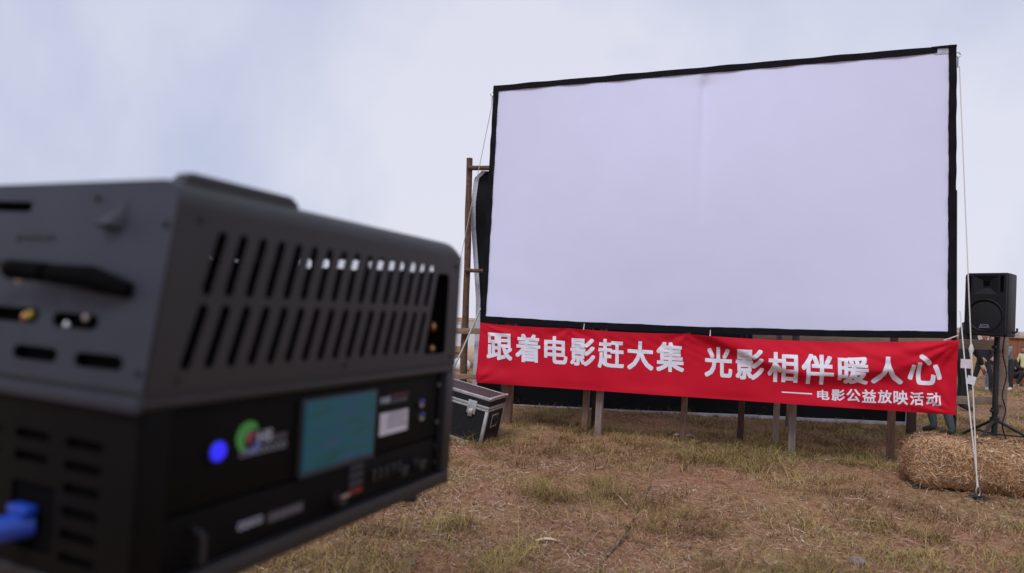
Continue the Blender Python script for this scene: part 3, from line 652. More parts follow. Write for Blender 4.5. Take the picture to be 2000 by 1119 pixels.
# ------------------------------------------------------------------ people
def person(label, loc, yaw, pose, top, trouser, shoe, scale=1.0, hood=None, facing=0, nod=0):
    e = empty('person', loc, label, 'person', yaw, 'people behind the screen'); e.scale = (scale,)*3
    J = dict(pel=(0, 0, .93), spi=(0, 0, 1.12), che=(0, 0, 1.34), nek=(0, .01, 1.47), hed=(0, .03, 1.56),
             shl=(-.17, 0, 1.41), ell=(-.24, .02, 1.14), wrl=(-.25, .12, .90), shr=(.17, 0, 1.41), elr=(.24, .02, 1.14), wrr=(.25, .12, .90),
             hpl=(-.095, 0, .88), knl=(-.11, .03, .49), anl=(-.12, 0, .09), tol=(-.14, .15, .035), hpr=(.095, 0, .88), knr=(.11, .03, .49), anr=(.12, 0, .09), tor=(.14, .15, .035))
    J.update(pose); J = {k: Vector(v) for k, v in J.items()}
    Rd = dict(pel=.145, spi=.135, che=.15, nek=.058, hed=.055, shl=.075, shr=.075, ell=.055, elr=.055, wrl=.036, wrr=.036, hpl=.098, hpr=.098, knl=.07, knr=.07, anl=.05, anr=.05, tol=.042, tor=.042)
    names = list(J); E_ = [('pel', 'spi', 0), ('spi', 'che', 0), ('che', 'nek', 0), ('nek', 'hed', 3), ('che', 'shl', 0), ('shl', 'ell', 0), ('ell', 'wrl', 0), ('che', 'shr', 0), ('shr', 'elr', 0), ('elr', 'wrr', 0),
                           ('pel', 'hpl', 1), ('hpl', 'knl', 1), ('knl', 'anl', 1), ('anl', 'tol', 2), ('pel', 'hpr', 1), ('hpr', 'knr', 1), ('knr', 'anr', 1), ('anr', 'tor', 2)]
    me = bpy.data.meshes.new('b'); me.from_pydata([J[k] for k in names], [(names.index(a), names.index(b)) for a, b, _ in E_], [])
    o = bpy.data.objects.new('b', me); COL.objects.link(o); sk = o.modifiers.new('s', 'SKIN'); sk.use_smooth_shade = True
    for i, k in enumerate(names):
        d = me.skin_vertices[0].data[i]; d.radius = (Rd[k], Rd[k]*(.72 if k in ('pel', 'spi', 'che') else 1)); d.use_root = (k == 'pel')
    ss_ = o.modifiers.new('u', 'SUBSURF'); ss_.levels = ss_.render_levels = 1
    bmn = eval_mesh(o); bpy.data.objects.remove(o)
    bm = bmesh.new(); bm.from_mesh(bmn)
    for f in bm.faces:
        c = f.calc_center_median(); best = (9, 0)
        for a, b, mi in E_:
            A, B = J[a], J[b]; t_ = max(0, min(1, (c-A).dot(B-A)/(B-A).length_squared)); dd = (c-A.lerp(B, t_)).length-(Rd[a]+(Rd[b]-Rd[a])*t_)*.8
            if dd < best[0]: best = (dd, mi)
        f.material_index = best[1]; f.smooth = True
    def addmb(mb, mi):
        vs = [bm.verts.new(v) for v in mb.v]
        for f in mb.f:
            try: q = bm.faces.new([vs[i] for i in f]); q.material_index = mi; q.smooth = True
            except ValueError: pass
    ax = (J['hed']-J['nek']).normalized(); M = Matrix.Rotation(facing, 3, 'Z') @ Matrix.Rotation(-nod, 3, 'X')
    hc = J['hed']+ax*.10+Vector((0, .01, 0)); hm = MB(); hm.ell(hc, (.074, .092, .112), 14, 12, M)
    hm.ell(hc+M @ Vector((0, .092, -.012)), (.014, .02, .024), 8, 6, M)
    for s in (-1, 1): hm.ell(hc+M @ Vector((s*.076, -.005, -.008)), (.012, .024, .032), 8, 6, M)
    hm.ell(hc+M @ Vector((0, .06, -.085)), (.04, .034, .03), 8, 6, M); addmb(hm, 3)
    em = MB()
    for s in (-1, 1): em.ell(hc+M @ Vector((s*.032, .084, .006)), (.014, .008, .008), 8, 6, M)
    em.ell(hc+M @ Vector((0, .088, -.058)), (.024, .008, .006), 8, 6, M); addmb(em, 4)
    for s, el, wr_ in (('l', 'ell', 'wrl'), ('r', 'elr', 'wrr')):                     # hands: palm, four fingers, thumb
        d = (J[wr_]-J[el]).normalized(); sd3 = d.cross(Vector((0, 0, 1))); sd3 = sd3.normalized() if sd3.length > .1 else Vector((1, 0, 0)); dn = d.cross(sd3).normalized()
        hb = MB(); w0 = J[wr_]+d*.02; hb.tube([w0-d*.03, w0+d*.03, w0+d*.085], [.03, .036, .03], 8)
        for i in range(4):
            b0 = w0+d*.08+sd3*(.024*(i-1.5)*.8); L = (.06, .075, .07, .055)[i]
            hb.tube([b0, b0+d*L*.5+dn*.006, b0+d*L*.85+dn*.025], [.0105, .0095, .0075], 6)
        b0 = w0+d*.02+sd3*.03; hb.tube([b0, b0+sd3*.025+d*.03+dn*.01, b0+sd3*.03+d*.06+dn*.02], [.013, .011, .008], 6); addmb(hb, 3)
    bmesh.ops.recalc_face_normals(bm, faces=bm.faces); m2 = bpy.data.meshes.new('body'); bm.to_mesh(m2); bm.free()
    link('body', m2, [top, trouser, shoe, SKIN, HAIR], e)
    hm = bmesh.new(); bmesh.ops.create_uvsphere(hm, u_segments=16, v_segments=12, radius=1)
    for v in list(hm.verts):
        if v.co.z < -.35 or (v.co.y > .35 and v.co.z < .38) or (abs(v.co.x) > .5 and v.co.z < -.05 and v.co.y > -.1): hm.verts.remove(v)
    for v in hm.verts: v.co = hc+M @ Vector((v.co.x*.086, v.co.y*.104-.006, v.co.z*.12+.006))
    hme = bpy.data.meshes.new('hair'); hm.to_mesh(hme); hm.free(); h_ = link('hair', hme, HAIR, e, True); sl = h_.modifiers.new('t', 'SOLIDIFY'); sl.thickness = .012
    return e
def fab(n, c): return mat(n, c, .85, 0, .2, 12, .3, 80)
BLKJ = fab('black_jacket', (.012, .012, .014)); BLKT = fab('black_trousers', (.011, .011, .013)); JEAN = fab('light_jeans', (.22, .27, .33)); DENJ = fab('grey_denim', (.16, .20, .23)); TEAL = fab('grey_green_trousers', (.085, .12, .125)); YEL = fab('yellow_top', (.62, .60, .30)); RUST = fab('rust_trousers', (.25, .08, .04)); DKT = fab('dark_trousers', (.022, .024, .03)); SHO = fab('dark_shoes', (.02, .02, .02)); WSH = fab('white_shoes', (.6, .6, .6))
lean = dict(spi=(0, .06, 1.10), che=(0, .16, 1.28), nek=(0, .25, 1.39), hed=(0, .32, 1.45), shl=(-.17, .17, 1.33), shr=(.17, .17, 1.33), ell=(-.22, .28, 1.09), elr=(.22, .30, 1.08), wrl=(-.14, .48, .98), wrr=(.14, .50, .98))
mild = dict(spi=(0, .02, 1.12), che=(0, .06, 1.32), nek=(0, .10, 1.44), hed=(0, .13, 1.52), shl=(-.17, .06, 1.38), shr=(.17, .06, 1.38), ell=(-.22, .12, 1.10), elr=(.22, .12, 1.06), wrl=(-.18, .27, .86), wrr=(.17, .23, .76))
p = gfar(1877, 801); pe = person('person in a black jacket standing with a paper just right of the screen edge', p, R_(-112), mild, BLKJ, BLKT, SHO, 1.06, facing=R_(8), nod=.25)
pm = Matrix.Translation(p) @ Matrix.Rotation(R_(-112), 4, 'Z') @ Matrix.Scale(.95, 4); hp = atY(1898, 737, p.y-.30)
pp_ = empty('paper_sheet', hp, 'folded white sheet held by the person at the screen edge', 'paper', R_(-30))
MB().box((-.06, -.003, -.11), (.06, .003, .03), Matrix.Rotation(R_(12), 4, 'Y')).build('sheet', mat('white_paper', (.7, .72, .78), .7), pp_)
stride = dict(knl=(-.12, .20, .50), anl=(-.14, .16, .09), tol=(-.15, .31, .035), knr=(.16, -.06, .50), anr=(.22, -.22, .10), tor=(.25, -.08, .035), ell=(-.24, .03, 1.12), wrl=(-.14, .22, 1.02), elr=(.25, .04, 1.12), wrr=(.16, .22, 1.00))
p = gfar(1918, 764); person('person in a black jacket and black trousers stepping forward left of the tripod pole', p, R_(175), stride, BLKJ, BLKT, SHO, .84, facing=0, nod=.3)
p = gfar(1936, 763); person('person in a dark jacket and pale jeans beside the tripod pole', p, R_(150), {}, BLKJ, JEAN, WSH, .80, facing=R_(-10))
p = gfar(1968, 762); person('person in a grey denim jacket and dark trousers right of the tripod', p, R_(100), lean, DENJ, DKT, WSH, .84, nod=.3)
crouch = dict(pel=(0, 0, .34), spi=(0, .05, .52), che=(0, .12, .72), nek=(0, .18, .85), hed=(0, .22, .93), shl=(-.17, .13, .78), shr=(.17, .13, .78), ell=(-.22, .25, .58), elr=(.22, .25, .58), wrl=(-.12, .40, .55), wrr=(.12, .40, .55), hpl=(-.1, 0, .30), hpr=(.1, 0, .30), knl=(-.16, .38, .47), knr=(.16, .38, .47), anl=(-.14, .20, .09), anr=(.14, .20, .09), tol=(-.15, .35, .035), tor=(.15, .35, .035))
p = gfar(1984, 752); person('person in dark clothes crouching low in front of the brown counter', p, R_(190), crouch, BLKJ, DKT, SHO, .95)
p = gfar(1999, 754); person('child in a pale yellow top at the right edge of the picture', p, R_(120), {}, YEL, RUST, WSH, .66)
wide = dict(pel=(0, -.1, .9), spi=(0, 0, 1.03), che=(0, .18, 1.14), nek=(0, .30, 1.18), hed=(0, .38, 1.20), shl=(-.17, .2, 1.15), shr=(.17, .2, 1.15), ell=(-.2, .28, .92), elr=(.2, .28, .92), wrl=(-.12, .36, .80), wrr=(.12, .36, .80), hpl=(-.1, -.08, .86), hpr=(.1, -.08, .86),
            knl=(-.14, -.02, .5), anl=(-.16, -.12, .09), tol=(-.12, .03, .04), knr=(.16, .1, .48), anr=(.17, .02, .09), tor=(.2, .17, .035))
p = ground(1834, 850); person('person in grey-green trousers bending behind the right end of the banner', p, R_(70), wide, DKT, TEAL, SHO, .9)

# ------------------------------------------------------------------ far things: counter, sacks, brick house, bank
def far_thing(name, px, py, label, cat, rz=0): p = gfar(px, py); return empty(name, p, label, cat, rz), p
cn, p = far_thing('market_counter', 2020, 750, 'rust brown market counter behind the tripod at the right edge', 'counter', R_(-10)); s = p.y/F; ch = 92*s
BRN = mat('rust_brown_boards', (.24, .085, .035), .7, 0, .15, 4)
for k in range(6): MB().box((-1.1+k*.42, -.35, 0), (-1.1+k*.42+.41, -.31, ch-.06)).build('front_board', BRN, cn, .006)
MB().box((-1.1, -.31, 0), (-1.06, .5, ch-.06)).build('side_board', BRN, cn); MB().box((-1.16, -.42, ch-.06), (1.5, .55, ch)).build('counter_top', mat('counter_trim', (.45, .30, .22), .6), cn, .01)
CT = mat('carton', (.5, .46, .42), .8); WS = mat('white_sack', (.72, .72, .74), .75)
for k, (dx, wv, hv) in enumerate(((-.8, .22, .16), (-.35, .30, .13), (.15, .25, .2))):
    o = empty('carton_box', p+Matrix.Rotation(R_(-10), 3, 'Z') @ Vector((dx, .05, ch)), ('small pale carton at the left end of the brown counter', 'flat wide carton in the middle of the brown counter', 'tall carton at the right of the brown counter')[k], 'box', R_(-6*k))
    MB().box((-wv/2, -.15, 0), (wv/2, .15, hv)).build('carton_body', CT if k % 2 else WS, o, .006); MB().box((-.03, -.152, hv), (.03, .152, hv+.003)).build('tape', CT, o)
def sack(px, py, r, label, m):
    p = gfar(px, py); o = lump('sack', p+UPV*r*.6, (r, r*.8, r*.7), m, label, 'sack', px); return o
sack(1893, 692, .45, 'big white sack behind the plank left of the tripod pole', WS); sack(1912, 690, .35, 'smaller white sack right of the big white sack', WS)
def house(px, py, Y, w, d, h, rise, wm, rm, label, rz=0, nw=3):
    p = atY(px, py, Y); p.z = gz(Y); o = empty('house', p, label, 'house', rz)
    MB().box((-w/2, 0, -.2), (w/2, d, h)).build('wall', wm, o)
    mb = MB(); mb.prism([(-w/2-.3, h), (w/2+.3, h), (w/2, h+.08), (-w/2, h+.08)], -.3, d+.3)
    mb2 = MB().add([(-w/2-.3, -.35, h-.05), (w/2+.3, -.35, h-.05), (w/2+.3, d/2, h+rise), (-w/2-.3, d/2, h+rise), (-w/2-.3, d+.35, h-.05), (w/2+.3, d+.35, h-.05)], [(0, 1, 2, 3), (3, 2, 5, 4), (0, 3, 4), (1, 5, 2), (0, 4, 5, 1)]).build('roof', rm, o)
    for k in range(nw):
        x = -w/2+(k+.5)*w/nw
        if k == nw//2: MB().box((x-.45, -.06, 0), (x+.45, -.002, 2.0)).build('door', BRN, o)
        else:
            wi = MB().box((x-.5, -.04, 1.0), (x+.5, -.002, 1.95)).build('window', HOLE, o); MB().box((x-.56, -.09, .93), (x+.56, -.045, .99)).build('sill', CT, wi)
TILE = mat('orange_tiles', (.42, .17, .09), .8, 0, .25, 5); BRI = mat('pinkish_brick', (.36, .22, .17), .9, 0, .15, 4)
mt, p = far_thing('market_table', 905, 690, 'low market table with white cloth left of the screen', 'table', R_(4))
MB().box((-1.6, -.4, .70), (1.3, .4, .74)).build('table_top', CT, mt)
MB().box((-1.62, -.43, .25), (1.32, -.41, .745)).build('cloth_skirt', WS, mt)
for sx in (-1.5, 1.2):
    for sy in (-.35, .35): MB().box((sx-.02, sy-.02, -.02), (sx+.02, sy+.02, .70)).build('table_leg', ALU, mt)
for k, (dx, wv, hv, m_, lb) in enumerate(((-.75, .30, .30, TILE, 'orange crate at the left of the market table'), (-.28, .34, .22, WS, 'low white carton beside the orange crate'), (.12, .26, .34, CT, 'pale upright carton in the middle of the market table'), (.55, .32, .26, TILE, 'orange crate at the right of the market table'), (.95, .3, .36, WS, 'tall white carton at the right end of the market table'))):
    o = empty('crate', p+Vector((dx, -.05, .742)), lb, 'crate', R_(5*k-8)); MB().box((-wv/2, -.16, 0), (wv/2, .16, hv)).build('crate_body', m_, o, .01); MB().box((-wv/2-.01, -.17, hv-.05), (wv/2+.01, .17, hv+.004)).build('crate_rim', CT, o, .004)
house(2010, 650, 74, 12, 7, 1.9, .9, BRI, mat('pink_tiles', (.40, .25, .20), .85), 'long pinkish brick house beyond the brown counter')
sack(897, 722, .2, 'white sack standing on the field left of the bark pole', WS)
sack(926, 716, .36, 'tan sack standing on the field right of the bark pole', mat('tan_sack', (.45, .34, .24), .85))

# ------------------------------------------------------------------ film projector in the foreground
pyaw = R_(23.6); PL = Vector((math.sin(pyaw), math.cos(pyaw), 0)); PW = Vector((-PL.y, PL.x, 0))
d_ = ray(258, 1000); PN = CP+d_*(.68/d_.y); ZB = .960
pr = empty('film_projector', (PN.x, PN.y, ZB), 'large charcoal digital film projector in the left foreground, slotted side panel', 'projector', math.atan2(PL.y, PL.x))
LN, WDT = .672, .44; ZT = 1.419-ZB; ZM = 1.182-ZB           # z in local from base
def pf(x, y):           # pixel -> (u, z) on the slotted side
    q = onplane(x, y, PN+PW*.010, -PW); return (q-PN).dot(PL), q.z-ZB
def pg(x, y):           # pixel -> (w, z) on the end face
    k = .030/(ZT-ZM); n_ = PL-UPV*k; P_ = Vector((PN.x, PN.y, ZB+ZM)); q = onplane(x, y, P_, n_) if y < 760 else onplane(x, y, PN, PL)
    return (q-PN).dot(PW), q.z-ZB
# lower rack case
MB().box((0, .0, 0), (LN, WDT, .025)).build('case_floor', CASE, pr, .004)
MB().box((0, .0, ZM-.008), (LN, WDT, ZM+.004)).build('case_top', CASE, pr, .003)
MB().box((LN-.03, 0, .025), (LN, WDT, ZM-.008)).build('case_end', CASE, pr, .003)
MB().box((.004, 0, .025), (.040, .02, ZM-.008)).build('case_pillar', PANEL, pr, .003)
MB().box((.03, WDT-.012, .025), (LN-.03, WDT, ZM-.008)).build('case_back', CASE, pr)
# end panel of the lower case, louvred
hol = []
for r in range(6):
    for c_ in range(4): hol.append(capsule(.058+c_*.088, .170-r*.0245, .108+c_*.088, .170-r*.0245, .0055))
hol = [h_ for h_ in hol if not (min(q[1] for q in h_) < .125 and min(q[0] for q in h_) > .10 and max(q[0] for q in h_) < .225)]
hol.append(rrect(.125, .045, .20, .118, .004))
me = panel_mesh(rrect(.002, .026, WDT-.002, ZM-.009, .003), hol, .004)
for v in me.vertices: v.co = (.004+v.co.z, v.co.x, v.co.y)
link('end_panel', me, PANEL, pr)
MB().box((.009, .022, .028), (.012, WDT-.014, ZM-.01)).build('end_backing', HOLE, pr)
# recessed front panels
zs = .092
MB().box((.040, .012, zs+.002), (LN-.045, .02, ZM-.0085)).build('control_panel', PANEL, pr, .0015)
MB().box((.040, .012, .0255), (LN-.045, .02, zs-.001)).build('server_panel', PANEL, pr, .0015)
MB().box((LN-.045, .016, .0255), (LN-.03, .022, ZM-.0085)).build('rack_rail', HOLE, pr)
for z in (.045, .075, .12, .19): MB().tube([(LN-.038, .016, z), (LN-.038, .011, z)], .0045, 10).build('rack_screw', STEEL if z > .1 else BLACK, pr)
# display
x0, z0 = pf(578, 925); x1, z1 = pf(730, 757); x0, x1, z0, z1 = x0+.003, x1-.004, z0+.002, z1-.004
dsp = MB().box((x0-.006, .004, z0-.006), (x1+.008, .013, z1+.004)).build('display', BLACK, pr, .002)
MB().box((x0-.004, .001, z0-.008), (x1+.004, .006, z0-.001)).build('display_ledge', CASE2, dsp, .001)
sm_ = bpy.data.materials.new('teal_display'); sm_.use_nodes = True; t = sm_.node_tree; b = t.nodes['Principled BSDF']; MATS['teal_display'] = sm_
co = t.nodes.new('ShaderNodeTexCoord'); mpn = t.nodes.new('ShaderNodeMapping'); mpn.inputs['Scale'].default_value = (9, 1, 42); t.links.new(co.outputs['Object'], mpn.inputs['Vector'])
nz = t.nodes.new('ShaderNodeTexNoise'); nz.inputs['Scale'].default_value = 1.3; nz.inputs['Detail'].default_value = 4; t.links.new(mpn.outputs[0], nz.inputs['Vector'])
rr = ramp(nz.outputs['Fac'], (.30, (.0, .22, .26)), (.47, (.0, .30, .42)), (.58, (.01, .24, .52)), (.70, (.22, .26, .34)))
t.links.new(rr, b.inputs['Emission Color']); b.inputs['Emission Strength'].default_value = .13; b.inputs['Base Color'].default_value = (.004, .012, .016, 1); b.inputs['Roughness'].default_value = .3
MB().box((x0, .0015, z0), (x1, .0042, z1)).build('display_glass', sm_, dsp)
# status light, logo, stickers, indicators
ux, uz = pf(420, 880); ux += .001
pbn = MB().tube([(ux, .013, uz), (ux, .006, uz)], .0135, 20).build('power_button', BLACK, pr)
MB().tube([(ux, .0062, uz), (ux, .0035, uz)], [.0118, .010], 20).build('button_light', mat('blue_light', (.02, .02, .4), .3, emit=(.02, .022, 1.0, .75)), pbn)
def arc(cx, cz, r, a0, a1, w0, m, name, y=.0108):
    pts = [(cx+r*math.cos(R_(a)), cz+r*math.sin(R_(a))) for a in np.linspace(a0, a1, 16)]; vs = []
    for i, (x, z) in enumerate(pts):
        k = w0*math.sin(math.pi*(.12+.8*i/15)); dx, dz = (x-cx)/r, (z-cz)/r; vs += [(x-dx*k, y, z-dz*k), (x+dx*k, y, z+dz*k)]
    return MB().add(vs, [(2*i, 2*i+1, 2*i+3, 2*i+2) for i in range(15)]).build(name, m, pr)
GRN = mat('logo_green', (.06, .34, .06), .6); BLU = mat('logo_blue', (.06, .12, .42), .6); RDL = mat('logo_red', (.30, .07, .09), .6); PRW = mat('faded_white_print', (.36, .37, .43), .7); PRD = mat('dim_print', (.13, .12, .14), .7)
cx, cz = pf(489, 855)
arc(cx, cz, .0155, 45, 250, .0075, GRN, 'logo_swoosh'); arc(cx+.003, cz-.004, .012, 240, 400, .005, BLU, 'logo_swoosh', .0106); arc(cx+.002, cz, .005, 0, 300, .0042, RDL, 'logo_swoosh', .0104)
def ptext(s, xa, yb_, xb, hpx, m, name, y=.0105, bold=.03):       # print starting at the lower left pixel, height given in pixels
    u0, w0 = pf(xa, yb_); w1 = pf(xa, yb_-hpx)[1]; u1 = pf(xb, yb_)[0]; me = text_mesh(s, bold); co_ = np.array([v.co[:] for v in me.vertices]); mn, mx = co_.min(0), co_.max(0)
    for v in me.vertices: v.co = (u0+(u1-u0)*(v.co.x-mn[0])/(mx[0]-mn[0]), y, w0+(w1-w0)*(v.co.y-mn[1])/(mx[1]-mn[1]))
    return link(name, me, m, pr)
ptext('HS', 503, 865, 532, 24, PRW, 'logo_lettering', bold=.04); ptext('OOOO', 534, 861, 560, 14, PRD, 'logo_lettering', bold=.04); ptext('OOOOOOOO', 468, 894, 558, 15, PRW, 'logo_lettering', bold=.0)
ptext('OOOO', 464, 1038, 512, 17, PRW, 'panel_lettering', bold=.04); ptext('HHHHHHHH', 524, 1022, 590, 20, PRD, 'panel_lettering', bold=.05)
(a0, c0_), (a1, c1_) = pf(741, 852), pf(798, 796)
MB().box((a0, .0105, c0_), (a1, .0118, c1_)).build('white_label', mat('label_white', (.56, .54, .58), .6), pr)
for k in range(4): MB().box((a0+.022, .0098, c0_+.012+k*.008), (a1-.006-.006*(k % 2), .0104, c0_+.0145+k*.008)).build('label_line', PRD, pr)
ptext('HS', 744, 789, 762, 13, PRW, 'panel_lettering', bold=.05); ptext('OOO', 764, 787, 796, 9, PRD, 'panel_lettering', bold=.05); ptext('HHH', 762, 776, 798, 7, mat('dim_red_print', (.10, .03, .03), .7), 'panel_lettering', bold=.06)
for yy in (786, 812):
    ux, uz = pf(821, yy); ind = MB().tube([(ux, .013, uz), (ux, .006, uz)], .0075, 12).build('indicator', STEEL, pr); MB().ell((ux, .006, uz+.003), (.006, .004, .005), 10, 6).build('indicator_lens', mat('blue_lens', (.03, .04, .25), .3), ind)
for px_, py_, r_ in ((655, 972, .010), (776, 916, .010), (811, 904, .010)):
    ux, uz = pf(px_, py_); uz = max(.045, min(.078, uz)); kb = MB().tube([(ux, .013, uz), (ux, -.006, uz)], [r_, r_*.85], 16).build('knob', BLACK, pr); MB().box((ux-.009, -.008, uz+.004), (ux+.009, -.0055, uz+.0085)).build('knob_mark', STEEL if px_ == 655 else CASE2, kb)
for k in range(4):
    uz = .042+k*.0125; MB().box((.37, .0095, uz), (.405, .0125, uz+.009)).build('status_window', mat('status_red', (.10, .008, .008), .5, emit=(.5, .02, .02, .03)) if k == 0 else CASE2, pr)
for k in range(5): MB().box((.43+k*.018, .008, .05), (.44+k*.018, .0125, .07)).build('rocker_switch', CASE, pr, .001)
MB().tube([(.085, .012, .035), (.085, -.008, .04), (.085, -.008, .068), (.085, .012, .073)], .004, 8).build('rack_handle', CASE, pr)
# upper housing: slotted side panels
SLP = .030
def xs(z): return SLP*(z-ZM)/(ZT-ZM)
RC = .027
slots = []
for k in range(16):
    t_ = k/15
    slots.append(capsule(.0925+t_*.4755-.003, 1.363-ZB, .0925+t_*.4755-.020, 1.302-ZB, .0066))
for k in range(17):
    t_ = (k-1)/15; slots.append(capsule(.0925+t_*.4755-.0225, 1.281-ZB, .0925+t_*.4755-.0415, 1.220-ZB, .0066))
slots = [s_ for s_ in slots if min(q[0] for q in s_) > .03]
win = [(.592, 1.357-ZB), (.622, 1.357-ZB), (.628, 1.352-ZB), (.628, 1.216-ZB), (.622, 1.211-ZB), (.556, 1.211-ZB), (.552, 1.216-ZB), (.584, 1.352-ZB)]
top_in = ZT-RC
outer = [(0.002, ZM+.012), (LN, ZM+.012), (LN, top_in), (xs(top_in), top_in)]
def side(yc, name, holes):
    me = panel_mesh(outer, holes, .003)
    for v in me.vertices: v.co = (v.co.x, yc+v.co.z, v.co.y)
    return link(name, me, CASE, pr)
side(.0015, 'side_panel', slots+[win]); side(WDT-.0015, 'side_panel', slots)
# shell over the top with rounded long edges and rounded far corner
prof = [(RC-RC*math.cos(a), top_in+RC*math.sin(a)) for a in np.linspace(0, math.pi/2, 9)]; prof = prof+[(WDT-y, z) for y, z in prof[::-1]]
vs = []; nx = 22
for y, z in prof:
    a0 = xs(z)
    for i in range(nx+1):
        k = (1-(1-i/nx)**2.6); x = a0+(LN-a0)*k; zz = z
        ed = LN-x
        if ed < .03: zz = z-max(0, z-top_in)/(RC)*(.03-math.sqrt(max(0, .03**2-(.03-ed)**2)))*1.0
        vs.append((x, y, zz))
xsn = []
MB().add(vs, [(j*(nx+1)+i, j*(nx+1)+i+1, (j+1)*(nx+1)+i+1, (j+1)*(nx+1)+i) for j in range(len(prof)-1) for i in range(nx)]).build('top_shell', CASE, pr, smooth=True)
me = panel_mesh([(.001, ZM+.012), (WDT-.001, ZM+.012), (WDT-.001, top_in-.001), (.001, top_in-.001)], [rrect(.035+k*.047, 1.364-ZB-.002*(k % 3 == 1), .075+k*.047, 1.382-ZB, .006) for k in range(8)], .003)
for v in me.vertices: v.co = (LN-.0022+v.co.z, v.co.x, v.co.y)
link('far_panel', me, CASE, pr)
MB().box((0.002, 0, ZM+.004), (LN, WDT, ZM+.012)).build('joint_strip', BLACK, pr)
# sloped end face with ports
def hp_(xa, ya, xb, yb, r): a = pg(xa, ya); b = pg(xb, yb); return capsule(a[0]-.005, a[1], b[0]+.005, b[1], r)
ports = [hp_(-60, 402, 62, 405, .0065), hp_(-30, 608, 72, 616, .0085), hp_(106, 622, 188, 630, .0085), hp_(28, 684, 108, 694, .008), hp_(148, 700, 236, 710, .008), hp_(34, 466, 42, 470, .003)]
ports += [hp_(-190, 664, -90, 674, .008), hp_(-200, 590, -100, 600, .008)]
arcz = [(RC-RC*math.cos(a), top_in+RC*math.sin(a)) for a in np.linspace(0, math.pi/2, 7)]
outl = [(0, ZM+.012)]+arcz+[(WDT-y, z) for y, z in arcz[::-1]]+[(WDT, ZM+.012)]
me = panel_mesh(outl, ports, .003)
for v in me.vertices: v.co = (xs(v.co.y)+.0016+v.co.z, v.co.x, v.co.y)
link('port_panel', me, CASE2, pr)
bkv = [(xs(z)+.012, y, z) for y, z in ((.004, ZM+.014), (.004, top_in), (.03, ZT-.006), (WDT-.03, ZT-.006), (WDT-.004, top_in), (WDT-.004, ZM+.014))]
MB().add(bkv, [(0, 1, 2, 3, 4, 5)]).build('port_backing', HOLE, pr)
MB().box((-.006, -.002, ZM-.010), (.003, WDT, ZM+.006)).build('end_ledge', CASE2, pr, .003)
# added filler block, things seen inside and on the end face
MB().box((.06, .06, ZM+.013), (.53, WDT-.06, 1.343-ZB)).build('dark_filler_block', HOLE, pr)  # added black filler, keeps sky from showing through the lower slots
BRS = mat('brass', (.62, .30, .14), .35, .8)
for px_, py_ in ((846, 637), (843, 681)):
    q = onplane(px_, py_, PN+PW*.03, -PW)-PN; MB().ell((q.dot(PL), .03, q.z-(ZB-PN.z)-PN.z+PN.z if False else (q.z+PN.z)-ZB), (.008, .008, .010), 10, 8).build('brass_fitting', BRS, pr, smooth=True)
for px_, py_, m_ in ((158, 618, STEEL), (120, 635, STEEL), (50, 612, mat('yellow_wire', (.5, .42, .05), .5)), (38, 618, BRS)):
    w_, z_ = pg(px_, py_); MB().ell((xs(z_)+.006, w_, z_), (.004, .0045, .006), 8, 6).build('connector_pin', m_, pr, smooth=True)
w_, z_ = pg(228, 425); MB().add([(xs(z_)-.001, w_+.017, z_-.014), (xs(z_)-.001, w_-.016, z_-.014), (xs(z_+.016), w_-.016, z_+.018), (xs(z_)-.018, w_+.015, z_-.010), (xs(z_)-.018, w_-.006, z_-.010), (xs(z_), w_-.008, z_+.012)], [(0, 1, 2), (3, 5, 4), (0, 3, 4, 1), (1, 4, 5, 2), (0, 2, 5, 3)]).build('thumb_latch', CASE2, pr, .002)
(wa, za), (wb, zb_) = pg(105, 464), pg(34, 468); MB().box((xs(za)-.002, wa, za-.002), (xs(za)+.001, wb, za+.002)).build('pull_tab', CASE, pr)
for w_, z_ in ((.012, ZM+.03), (.012, ZT-.05), (WDT-.02, ZM+.03), (.26, ZM+.025), (.13, ZT-.02)):
    MB().tube([(xs(z_)+.001, w_, z_), (xs(z_)-.0022, w_, z_)], .004, 10).build('screw', BLACK, pr)
for x_, z_ in ((.045, ZM+.022), (.33, ZM+.022), (.650, ZM+.022), (.655, ZT-.045), (.06, ZT-.04)):
    MB().tube([(x_, .002, z_), (x_, -.0022, z_)], .0038, 10).build('screw', BLACK, pr)
# signal lead with plugs along the end face
def pend(px_, py_, off): w_, z_ = pg(px_, py_); return Vector((xs(z_)-off, w_, z_))
P = [pend(-160, 690, .05), pend(-60, 610, .05), pend(0, 545, .045), pend(40, 518, .035), pend(80, 521, .028)]
ld = MB().tube(curve_pts(P, 8), .0045, 8).build('signal_lead', RUB, pr, smooth=True)
MB().tube([pend(72, 530, .028), pend(134, 536, .024)], .0115, 12).build('plug', HOLE, ld, smooth=True)
MB().tube([pend(142, 538, .024), pend(205, 545, .016), pend(258, 568, .002)], [.011, .0135, .008], 12).build('plug_sleeve', HOLE, ld, smooth=True)
MB().ell(pend(74, 548, .02), (.004, .006, .006), 8, 6).build('lead_tip', STEEL, ld)
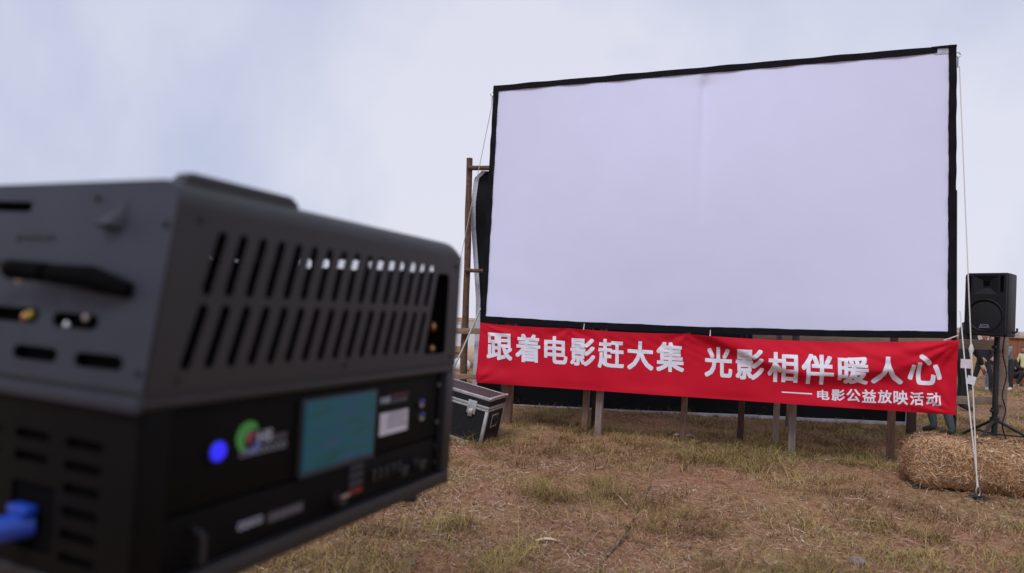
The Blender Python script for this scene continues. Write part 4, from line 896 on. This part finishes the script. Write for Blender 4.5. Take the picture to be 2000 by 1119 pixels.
# blue power plug in the dark inlet
BLP = mat('blue_plastic', (.012, .06, .42), .35, 0, .1)
w_, z_ = .172, pg(60, 1020)[1]
bpg = MB().tube([(.006, w_-.008, z_-.003), (-.014, w_, z_-.004), (-.045, w_+.010, z_-.006)], [.014, .0145, .013], 16).build('power_plug', BLP, pr, smooth=True)
MB().box((-.012, w_-.022, z_+.010), (.002, w_+.012, z_+.020)).build('release_tab', BLP, bpg, .002)
MB().tube([(-.045, w_+.010, z_-.006), (-.075, w_+.03, z_-.012), (-.10, w_+.07, z_-.06)], .008, 10).build('power_lead', RUB, bpg, smooth=True)
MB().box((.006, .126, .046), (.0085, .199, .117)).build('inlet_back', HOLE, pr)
# carry rail on top, lens side, feet
MB().prism([(.036, ZT-.012), (.062, ZT+.014), (.222, ZT+.014), (.236, ZT+.006), (.240, ZT-.012)], .022, .046).build('carry_rail', BLACK, pr, .003)
MB().box((LN, .006, 1.300-ZB), (LN+.012, .20, 1.362-ZB)).build('lens_shutter', BLACK, pr, .003)
ls = MB().tube([(LN, .25, .32), (LN+.06, .25, .32), (LN+.06, .25, .32), (LN+.10, .25, .32)], [.06, .06, .052, .052], 24).build('lens_barrel', BLACK, pr, smooth=True)
MB().ell((LN+.10, .25, .32), (.012, .046, .046), 16, 8).build('lens_glass', mat('lens_glass', (.02, .02, .03), .05), ls, smooth=True)
for x in (.10, .58):
    for y in (.03, WDT-.03): MB().tube([(x, y, .002), (x, y, -.018)], [.017, .014], 14).build('rubber_foot', RUB, pr)
# stand that carries it
sc_ = PN+PL*.34+PW*.27; sd_o = empty('projector_stand', (sc_.x, sc_.y, 0), 'black pedestal stand under the projector', 'stand', math.atan2(PL.y, PL.x))
MB().box((-.26, -.13, ZB-.028), (.26, .13, ZB-.001)).build('tray', BLACK, sd_o, .004)
MB().tube([(0, 0, .12), (0, 0, ZB-.03)], .03, 12).build('column', BLACK, sd_o)
for a in (90, 200, 340): MB().tube([(0, 0, .35), (.34*math.cos(R_(a)), .34*math.sin(R_(a)), 0.0)], .016, 8).build('leg', BLACK, sd_o)
for o in (ss,): pass
